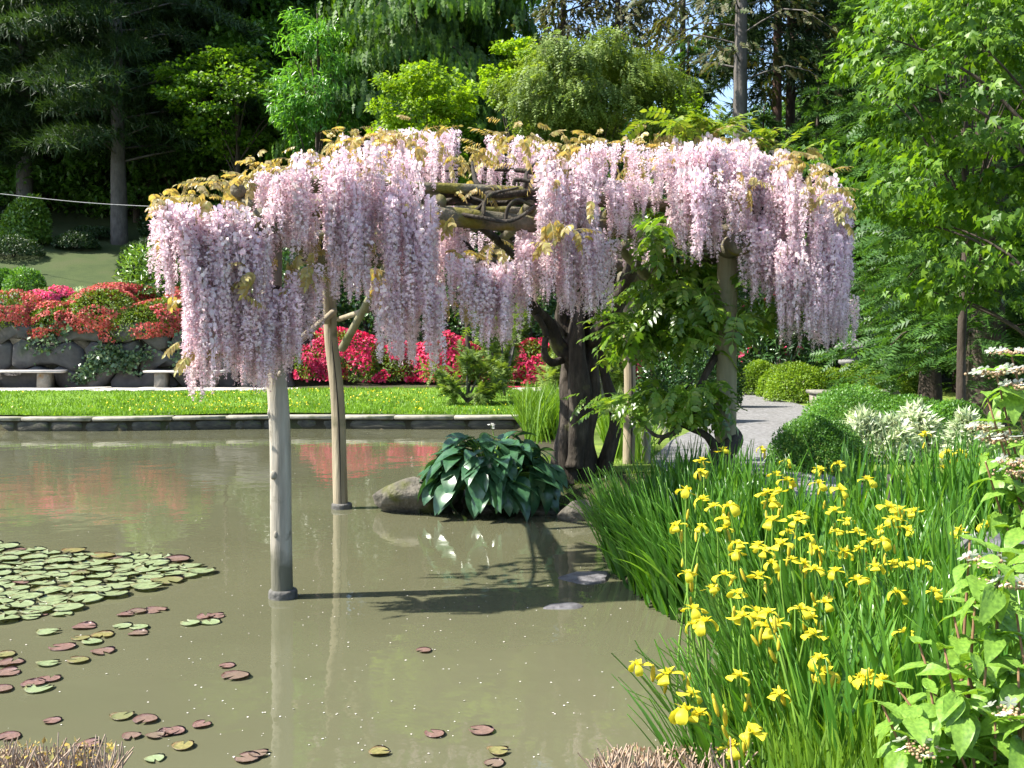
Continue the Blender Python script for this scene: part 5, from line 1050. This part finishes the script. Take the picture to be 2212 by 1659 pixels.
put('stems', tubes('stems', [dict(path=px((165, 835, 30.3), (200, 790, 30.25), (235, 755, 30.25), (320, 770, 30.25)), rad=[.03, .02, .01], sides=5)], M['bark']), cr)
# feathery conifer branches in front of the magenta azaleas
def feathery(name, label, c, H, r, n, L, mat, seed, T=T_FROND, cat_='shrub', z=None, bmat='bark_grey'):
    z = hz(c[0], c[1]) if z is None else z; base = np.array((c[0], c[1], z)); t = thing(name, label, cat_, base); Pp, Aa, sp = [], [], []
    nb = max(6, n // 60); rr = np.random.default_rng(seed)
    for b in range(nb):
        a = rr.uniform(0, 6.28); h = H * rr.uniform(.25, 1); e = base + np.array((math.cos(a) * r[0] * rr.uniform(.5, 1), math.sin(a) * r[1] * rr.uniform(.5, 1), h)); m = base * .5 + e * .5 + (0, 0, h * .22)
        Cc = catmull(np.array([base + (0, 0, h * .15), m, e]), 24); sp.append(dict(path=[base + (0, 0, h * .1), m, e], rad=[.035, .02, .006], sides=5, n=10))
        for _ in range(n // nb):
            i = int(rr.uniform(8, 24)); Pp.append(Cc[i] + rr.normal(0, .07, 3)); out = e - base; Aa.append(nrm(out) * .6 + rr.normal(0, .55, 3) - (0, 0, .25))
    Pp, Aa = np.array(Pp), np.array(Aa); k = len(Pp); V, F = scat(T[0], T[1], Pp, frames(Aa, rdir(k) * .4 + (0, 0, 1)), rr.uniform(.7, 1.3, k) * L); put('foliage', mesh('foliage', V, F, M[mat]), t, kind='stuff'); put('stems', tubes('stems', sp, M[bmat]), t)
    return t
c = at(1010, 868, 23.5); feathery('feathery_conifer', 'low feathery conifer with bare grey branches on the lawn end', (c[0], 23.5), 1.25, (1.15, .6), 620, .34, 'fine', 601, z=.36)
c = at(1090, 850, 25); feathery('feathery_conifer', 'taller feathery conifer rising behind the wisteria blossoms', (c[0], 25), 2.5, (1.0, .8), 700, .36, 'fine', 603, z=.4)
c = at(1190, 860, 19.5); feathery('feathery_conifer', 'feathery conifer just left of the twisted trunk', (c[0], 19.5), 1.9, (.5, .6), 480, .3, 'fine', 605)
c = at(1310, 900, 17.0); feathery('feathery_conifer', 'feathery conifer between the trunk and the slim back post', (c[0], 17.0), 1.9, (.45, .5), 420, .27, 'fine', 607)
# right side: clipped hedges along the gravel path
def hedge(x, ytop, ybot, w, Y, lab, mat, n, size, seed, lob=.12, dep=.8, grp=None, T=T_DIA):
    c = at(x, ybot, Y); z = hz(c[0], Y); top = at(x, ytop, Y)[2]; shrub('hedge', lab, (c[0], Y), (wpx(w, Y), wpx(w, Y) * dep, (top - z) / 1.22), n, size, mat, T, seed=seed, lob=lob, f=2.8, cat_='hedge', group=grp, up=1.0)
for k, (x, yt, yb, w, Y, lab) in enumerate([(1640, 782, 842, 48, 26.5, 'clipped low azalea hedge farthest along beyond the front right post'), (1725, 788, 862, 70, 24.0, 'dark fronted clipped azalea hedge before the small bench'), (1850, 790, 860, 62, 24.5, 'sunlit clipped azalea hedge behind the small bench'), (1930, 795, 868, 70, 23.0, 'lime topped clipped azalea hedge next to the drooping hemlock'), (1680, 792, 850, 40, 25.5, 'small clipped azalea dome between its larger neighbours'), (1790, 796, 855, 50, 24.0, 'lime clipped azalea dome just behind the small bench')]):
    hedge(x, yt, yb, w, Y, lab, 'box_y', 9000, .06, 620 + k, .07)
for k, (x, yt, yb, w, Y, lab, mat, n, s) in enumerate([(1845, 836, 960, 118, 14.5, 'smooth blue green hedge mound beside the gravel path', 'box', 9000, .055), (1965, 858, 970, 125, 14.0, 'long green hedge mound behind the variegated shrub', 'box', 9000, .055), (1765, 900, 1010, 100, 10.8, 'bright hedge mound nearest the iris bed by the path', 'box', 9000, .045), (2060, 868, 980, 80, 13.5, 'green hedge mound under the hemlock', 'box', 7000, .055), (1880, 925, 1000, 90, 12.6, 'dense hedge mound behind the front variegated leaves', 'box', 6000, .045)]):
    hedge(x, yt, yb, w, Y, lab, mat, int(n * 1.8), s * .72, 640 + k, .06)
for k, (x, yt, yb, w, Y, lab) in enumerate([(1895, 876, 1000, 62, 11.8, 'white variegated dogwood between the hedge and the iris bed'), (1985, 868, 985, 45, 12.2, 'taller white variegated dogwood behind the far iris patch'), (2095, 910, 1000, 45, 11.5, 'white variegated shrub next to the tall viburnum')]):
    c = at(x, yb, Y); z = hz(c[0], Y); top = at(x, yt, Y)[2]; shrub('variegated_dogwood', lab, (c[0], Y), (wpx(w, Y), wpx(w, Y) * .9, (top - z) / 1.3), 2200, .13, 'varieg', T_LONG, seed=660 + k, lob=.35, up=.3)
# dark rounded evergreen and rhododendrons right of the trunk
def bigshrub(x, yt, yb, w, Y, lab, mat, n, s, seed, T=T_DIA, **kw):
    c = at(x, yb, Y); z = hz(c[0], Y); top = at(x, yt, Y)[2]; return shrub('shrub', lab, (c[0], Y), (wpx(w, Y), wpx(w, Y) * .8, (top - z) / 1.22), n, s, mat, T, seed=seed, **kw)
bigshrub(1460, 735, 880, 85, 17.5, 'dark clipped evergreen dome behind the rope fence', 'rhodo', 9000, .07, 671)
bigshrub(1540, 730, 850, 60, 22, 'dark rounded evergreen behind the front right post', 'rhodo', 6000, .08, 672)
bigshrub(1690, 600, 830, 95, 27.5, 'dark glossy rhododendron with a few red blooms behind the low hedges', 'rhodo', 3200, .20, 673, T_LONG, bloom='az_mag', nb=900, bs=.09, patch=.8, lob=.25)
bigshrub(1800, 560, 830, 90, 29, 'tall dark rhododendron under the right wisteria blossoms', 'rhodo', 3200, .20, 674, T_LONG, bloom='az_mag', nb=500, bs=.09, patch=.85, lob=.25)
bigshrub(1560, 600, 830, 90, 29, 'dark rhododendron with red blooms behind the leafy vine', 'rhodo', 3200, .20, 675, T_LONG, bloom='az_mag', nb=1000, bs=.09, patch=.75, lob=.25)
bigshrub(1280, 640, 840, 90, 33, 'dark shrub behind the wisteria trunk', 'rhodo', 4000, .16, 676)
bigshrub(640, 560, 830, 110, 33.5, 'dark shrub behind the wall seen through the wisteria', 'rhodo', 4500, .16, 677, lob=.25)
bigshrub(800, 520, 760, 90, 34, 'glossy dark shrub above the big magenta azalea', 'rhodo', 4000, .17, 678, lob=.25)
bigshrub(980, 520, 760, 100, 34, 'shaded evergreen shrub above the azalea row', 'rhodo', 4500, .16, 679, lob=.25)
bigshrub(1120, 500, 800, 110, 35, 'shaded evergreen behind the feathery conifer', 'rhodo', 4500, .17, 680, lob=.25)
# ================================================================ TREES
def trunk_specs(base, H, r, seed, lean=(0, 0), limbs=(), wv=.25):
    rr = np.random.default_rng(seed); pts = [base - (0, 0, .3)] + [base + np.array((lean[0] * t + rr.normal(0, wv) * t * .4, lean[1] * t + rr.normal(0, wv) * t * .4, H * t)) for t in (.2, .45, .7, 1)]
    sp = [dict(path=pts, rad=[r * 1.35, r, r * .85, r * .6, r * .15], sides=12, n=28, lump=.08, seed=seed, lf=2.5)]; C = catmull(np.array(pts), 60)
    for (p, t, rl) in limbs:
        a = C[int(np.clip(t, .05, 1) * 58)]; m = a * .5 + p * .5 + (0, 0, .12 * np.linalg.norm(p - a)); sp.append(dict(path=[a, m, p], rad=[rl, rl * .6, rl * .2], sides=6, n=9))
    return sp
def leafcloud(T, centers, rad, per, size, outw, droop=.2, flat=.6, rr=rng):
    n = len(centers) * per; C = np.repeat(centers, per, 0); R = np.repeat(np.asarray(rad).reshape(-1, 1), per, 0); d = rdir(n) * (rng.uniform(.1, 1, (n, 1)) ** .5); P = C + d * R * (1, 1, flat)
    o = nrm(C - outw); ax = o * (1, 1, .2) * .8 + rdir(n) * .8 - (0, 0, droop); nn = rdir(n) * .55 + (0, 0, .8) + o * .3
    return scat(T[0], T[1], P, frames(ax, nn), rng.uniform(.7, 1.25, n) * size)
def broad_tree(name, label, X, Y, H, zc, R, ncl, per, size, mat, seed, T=T_DIA, bark='bark', tr=.2, droop=.2, flat=.55, clr=.28, group=None, shell=.35, z=None, lean=(0, 0)):
    z = hz(X, Y) if z is None else z; base = np.array((X, Y, z)); R = np.array(R, float); cen = base + (lean[0], lean[1], zc); t = thing(name, label, 'tree', base, group); rr = np.random.default_rng(seed)
    d = nrm(rr.normal(size=(ncl, 3))); s = rr.uniform(shell, 1, (ncl, 1)) ** .6 * (1 + wob(d, seed, 2, .18))[:, None]; C = cen + d * s * R; cr = rr.uniform(.7, 1.3, ncl) * clr * R.mean()
    V, F = leafcloud(T, C, cr, per, size, cen, droop, flat); put('crown', mesh('crown', V, F, M[mat]), t, kind='stuff')
    ii = rr.choice(ncl, min(ncl, 16), False); lm = [(C[i], np.clip((C[i][2] - z) / (H) - .2, .12, .9), tr * .35) for i in ii]
    put('trunk', tubes('trunk', trunk_specs(base, H * .92, tr, seed, lean, lm), M[bark]), t); return t
def conifer(name, label, X, Y, H, z0, R0, nb, per, L, mat, seed, T=T_FROND, bark='bark', tr=.22, hang=0.0, droop=.25, spread=.25, group=None, z=None, pw=.8, flatn=.5, upturn=0):
    z = hz(X, Y) if z is None else z; base = np.array((X, Y, z)); t = thing(name, label, 'tree', base, group); rr = np.random.default_rng(seed); P, A, Nn, sp = [], [], [], []
    for b in range(nb):
        u = (b + rr.uniform(0, 1)) / nb; h = z0 + (H - z0) * u; bl = R0 * (1 - u) ** pw * rr.uniform(.65, 1.1) + .15; a = b * 2.39996 + rr.normal(0, .3); dirh = np.array((math.cos(a), math.sin(a), 0)); s0 = base + (0, 0, h); e = s0 + dirh * bl + (0, 0, -droop * bl + upturn * bl); m = s0 + dirh * bl * .5 + (0, 0, .10 * bl)
        C = catmull(np.array([s0, m, e]), 30); sp.append(dict(path=[s0, m, e], rad=[.007 * bl + .008, .006 * bl, .003], sides=4, n=6, cap=False))
        k = max(4, int(per * bl / R0)); i = (np.sqrt(rr.uniform(.03, 1, k)) * 29).astype(int); side = np.cross(dirh, (0, 0, 1.)); sd = rr.normal(0, 1, k); q = C[i] + side * (sd * spread * bl * .35 * (1 - .5 * i / 29))[:, None] + rr.normal(0, .06 * bl ** .5, (k, 3)) * (1, 1, .7)
        P.append(q); A.append(dirh * (1 - hang) + side * (sd[:, None] * .7) * (1 - hang) + rr.normal(0, .3, (k, 3)) * (1 - .5 * hang) + np.array((0, 0, -.2 - 1.6 * hang))); Nn.append(rr.normal(0, flatn, (k, 3)) + np.array((0, 0, 1 - hang)) + dirh * hang)
    P, A, Nn = np.concatenate(P), np.concatenate(A), np.concatenate(Nn); V, F = scat(T[0], T[1], P, frames(A, Nn), rr.uniform(.6, 1.3, len(P)) * L); put('crown', mesh('crown', V, F, M[mat]), t, kind='stuff')
    put('trunk', tubes('trunk', trunk_specs(base, H, tr, seed, wv=.1) + sp, M[bark]), t); return t
def X_(pxx, Y): return (pxx - CX) / FPX * Y
def Zat(py, Y, X=0): return at(CX, py, Y)[2]
# --- left: dark pines on the shaded slope
Tp = conifer('pine_tree', 'tall dark pine with a bare trunk on the shaded slope', X_(262, 42), 42, 24, 3.2, 6.4, 90, 360, .42, 'pine', 701, T_TUFT, 'bark_grey', .27, spread=.5, droop=.12, pw=.5)
dup(Tp, (X_(60, 45), 45, hz(X_(60, 45), 45)), 2.0, 1.05, 'dark pine at the left of the slope behind the round shrub'); dup(Tp, (X_(440, 47), 47, hz(X_(440, 47), 47)), 4.0, .95, 'dark pine farther back behind the wisteria left end'); dup(Tp, (X_(-190, 47), 47, hz(X_(-190, 47), 47)), 1.0, 1.1, 'dark pine shading the slope from beyond the round shrub')
# --- forest broadleaves
Tf = broad_tree('forest_tree', 'glossy leaved forest tree behind the dark pines', X_(430, 52), 52, 17, 10, (5.6, 5.2, 7.4), 210, 170, .33, 'forest', 711, tr=.28, clr=.25)
zf = lambda X, Y: (X, Y, hz(X, Y))
dup(Tf, zf(X_(560, 50), 50), 1.3, .95, 'glossy leaved forest tree left of the bright broad leaved one'); dup(Tf, zf(X_(250, 56), 56), 2.6, 1.1, 'dim forest tree deep behind the pine trunk'); dup(Tf, zf(X_(90, 58), 58), 4.1, 1.15, 'dim forest tree far left behind the pines')
gB = 'distant forest trees closing the garden'
for k, (x, Y, s) in enumerate([(-80, 66, 1.3), (180, 68, 1.4), (340, 66, 1.3), (520, 68, 1.45), (700, 66, 1.4), (860, 68, 1.45), (1020, 68, 1.3), (1860, 66, 1.05), (2000, 60, 1.15), (2130, 58, 1.2), (2260, 56, 1.2), (1780, 70, .9), (1150, 72, 1.0), (1290, 74, .85), (1450, 76, .8), (1620, 75, .85)]):
    dup(Tf, zf(X_(x, Y), Y), k * 1.7, s, 'distant green tree in the forest closing the view', gB)
for k, (X, Y, s) in enumerate([(-32, 44, 1.2), (-27, 47, 1.1), (-28, 53, 1.3), (-33, 50, 1.3), (-23, 50, 1.2), (-38, 46, 1.3)]): dup(Tf, zf(X, Y), k * 1.1, s, 'distant green tree in the forest closing the view', gB)
Tu = broad_tree('understory_tree', 'low dim understory tree filling the wood behind the slope', X_(300, 47), 47, 9, 4.2, (4.4, 3.4, 4.4), 120, 150, .27, 'forest', 715, tr=.14, clr=.28)
for k, (x, Y, s) in enumerate([(-90, 50, 1.2), (40, 48, 1.0), (150, 50, 1.15), (420, 48, 1.1), (530, 46, 1.0), (640, 46, 1.1), (760, 48, 1.2), (880, 50, 1.1), (1010, 48, 1.1), (1130, 46, 1.0), (1240, 46, .9), (1350, 48, .9), (1560, 46, .9), (1680, 48, 1.0), (1800, 46, 1.1), (1920, 44, 1.1), (2050, 40, 1.1), (2180, 36, 1.1), (2000, 32, .8), (2150, 29, .8), (1880, 34, .9)]):
    dup(Tu, zf(X_(x, Y), Y), k * 2.1, s, 'low dim understory tree closing the wood near the ground', 'understory trees in the wood')
# layered shade maple left of centre
broad_tree('shade_maple', 'layered maple catching dim light on the wooded slope', X_(520, 40), 40, 8.5, 6.0, (3.4, 2.6, 2.2), 60, 150, .17, 'maple', 721, T_WIDE, tr=.12, flat=.25, clr=.3)
broad_tree('forest_understory', 'dim understory tree behind the shade maple', X_(380, 46), 46, 7, 4.6, (3.0, 2.4, 2.6), 50, 150, .2, 'forest', 722, tr=.1)
# bright broad leaved tree beside the weeping spruce
broad_tree('broadleaf_tree', 'bright green broad leaved tree in front of the weeping spruce', X_(690, 37), 37, 11.5, Zat(195, 37) - hz(X_(690, 37), 37), (1.75, 1.5, 2.9), 75, 95, .27, 'bright', 725, T_LONG, tr=.12, droop=.6, clr=.26)
# weeping spruce
conifer('weeping_spruce', 'huge weeping spruce with hanging green curtains of needles', X_(905, 40), 40, 26, Zat(300, 40) - hz(X_(905, 40), 40), 6.0, 105, 330, .58, 'spruce', 731, T_HANG, tr=.4, hang=.85, droop=.3, spread=.7, pw=.6)
# lime maples
broad_tree('lime_maple', 'lime green maple glowing in front of the weeping spruce', X_(925, 31), 31, 8.2, Zat(235, 31) - hz(X_(925, 31), 31), (1.75, 1.6, 1.55), 62, 170, .13, 'lime', 741, T_WIDE, tr=.1, flat=.5, clr=.3)
broad_tree('lime_maple', 'smaller lime maple top showing beside the feathery grey green tree', X_(1120, 33), 33, 8.8, Zat(160, 33) - hz(X_(1120, 33), 33), (1.2, 1.2, 1.1), 36, 170, .13, 'lime', 742, T_WIDE, tr=.09, flat=.5, clr=.3)
broad_tree('lime_maple', 'lower lime maple behind the gap between the wisteria clumps', X_(1010, 30.5), 30.5, 6.2, Zat(340, 30.5) - hz(X_(1010, 30.5), 30.5), (.9, .9, 1.1), 30, 150, .12, 'maple', 743, T_WIDE, tr=.08, flat=.5, clr=.32)
# fine feathery tree
broad_tree('feathery_tree', 'feathery grey green conifer with a broad rounded crown', X_(1280, 29), 29, 8.8, Zat(205, 29) - hz(X_(1280, 29), 29), (2.75, 2.2, 1.75), 105, 130, .36, 'fine', 751, T_FROND2, 'bark', .12, droop=.75, flat=.6, clr=.26)
broad_tree('lime_maple', 'lime leaves low behind the feathery tree', X_(1440, 32), 32, 7.2, Zat(250, 32) - hz(X_(1440, 32), 32), (1.3, 1.2, .9), 30, 150, .13, 'lime', 752, T_WIDE, tr=.08, clr=.3)
# dark green conifer right of it
conifer('dark_cypress', 'dark green conifer between the feathery tree and the grey trunk', X_(1480, 37), 37, Zat(75, 37) - hz(X_(1480, 37), 37), 1.5, 2.4, 70, 150, .42, 'hemlock', 761, T_FROND, tr=.16, droop=.1, spread=.6)
conifer('dark_cypress', 'second dark conifer in front of the paired trunks', X_(1640, 35), 35, Zat(230, 35) - hz(X_(1640, 35), 35), 1.0, 2.3, 60, 140, .42, 'hemlock', 762, T_FROND, tr=.16, droop=.15, spread=.6)
conifer('dark_cypress', 'dark conifer behind the right wisteria shoulder', X_(1760, 33), 33, Zat(190, 33) - hz(X_(1760, 33), 33), 1.0, 2.6, 60, 150, .45, 'hemlock', 763, T_FROND, tr=.16, droop=.2, spread=.6)
Tc = conifer('dark_cypress', 'dark conifer standing behind the right hemlock trunk', X_(2080, 28), 28, 17, .8, 2.9, 90, 150, .5, 'hemlock', 764, T_FROND, tr=.2, droop=.25, spread=.6, pw=.6)
for k, (x, Y, s_, lab) in enumerate([(1905, 31, 1.0, 'dark conifer behind the lime topped hedge'), (2200, 27, 1.05, 'dark conifer behind the tall viburnum'), (1990, 34, 1.15, 'taller dark conifer between its two neighbours on the right')]): dup(Tc, zf(X_(x, Y), Y), 1 + k * 2, s_, lab)
# tall pines with bare trunks against the sky
def tall_pine(name, label, x, Y, r, bark, H, z0, R0, nb, per, mat, seed): return conifer(name, label, X_(x, Y), Y, H, z0, R0, nb, per, (.38 if mat == 'pine' else .42), mat, seed, T_TUFT if mat == 'pine' else T_HANG, bark, r, spread=.5, droop=.3, pw=.4, hang=.3)
tall_pine('tall_pine', 'tall pine with a straight grey trunk against the sky', 1595, 34, .25, 'bark_grey', 24, 9.8, 4.2, 46, 60, 'brownfol', 771)
tall_pine('tall_pine', 'reddish brown trunk of the paired pines', 1672, 37, .19, 'bark_red', 24, 10.5, 3.6, 60, 130, 'pine', 772)
tall_pine('tall_pine', 'darker trunk of the paired pines', 1700, 37.6, .2, 'bark', 24, 9.5, 3.8, 60, 130, 'pine', 773)
tall_pine('tall_pine', 'sparse brown needled pine above the feathery tree', 1330, 46, .2, 'bark', 24, 13.0, 4.5, 50, 80, 'brownfol', 774)
tall_pine('tall_pine', 'sparse pine at the edge of the weeping spruce', 1215, 48, .2, 'bark', 24, 12.5, 4.0, 50, 90, 'brownfol', 775)
tall_pine('tall_pine', 'dark pine between the paired trunks and the right maple', 1840, 40, .22, 'bark', 24, 11.0, 5.0, 60, 190, 'pine', 776)
tall_pine('tall_pine', 'sparse brown pine behind the straight grey trunk', 1470, 50, .2, 'bark', 25, 14.5, 4.4, 46, 60, 'brownfol', 777)
# right: drooping hemlocks and the big maple
conifer('hemlock', 'drooping green hemlock with a dark trunk behind the hedges', X_(2130, 17.5), 17.5, 14, .9, 2.5, 100, 130, .40, 'hemlock', 781, T_FROND, tr=.27, droop=.35, spread=.6, pw=.45)
conifer('hemlock', 'second drooping hemlock left of the dark trunk', X_(2010, 22), 22, 13, 1.2, 1.9, 85, 110, .42, 'hemlock', 782, T_FROND, tr=.2, droop=.35, spread=.6, pw=.5)
conifer('hemlock', 'hemlock deep in shade at the right edge', X_(2290, 21), 21, 15, 1.5, 4.2, 70, 110, .58, 'hemlock', 783, T_FROND, tr=.25, droop=.3, spread=.6, pw=.5)
broad_tree('green_maple', 'big bright green maple reaching in over the right side', X_(2420, 12.5), 12.5, 6.6, 4.1, (2.35, 1.9, 2.3), 115, 75, .14, 'maple', 791, T_DROOP, 'bark', .09, lean=(-1.05, 0), droop=.9, flat=.28, clr=.21, shell=.5)
broad_tree('green_maple', 'higher maple branch spray beside the dark pine', X_(2080, 14.5), 14.5, 7.0, 5.2, (1.9, 1.4, 1.4), 56, 70, .14, 'maple', 792, T_DROOP, 'bark', .06, droop=.9, flat=.3, clr=.22, shell=.4)
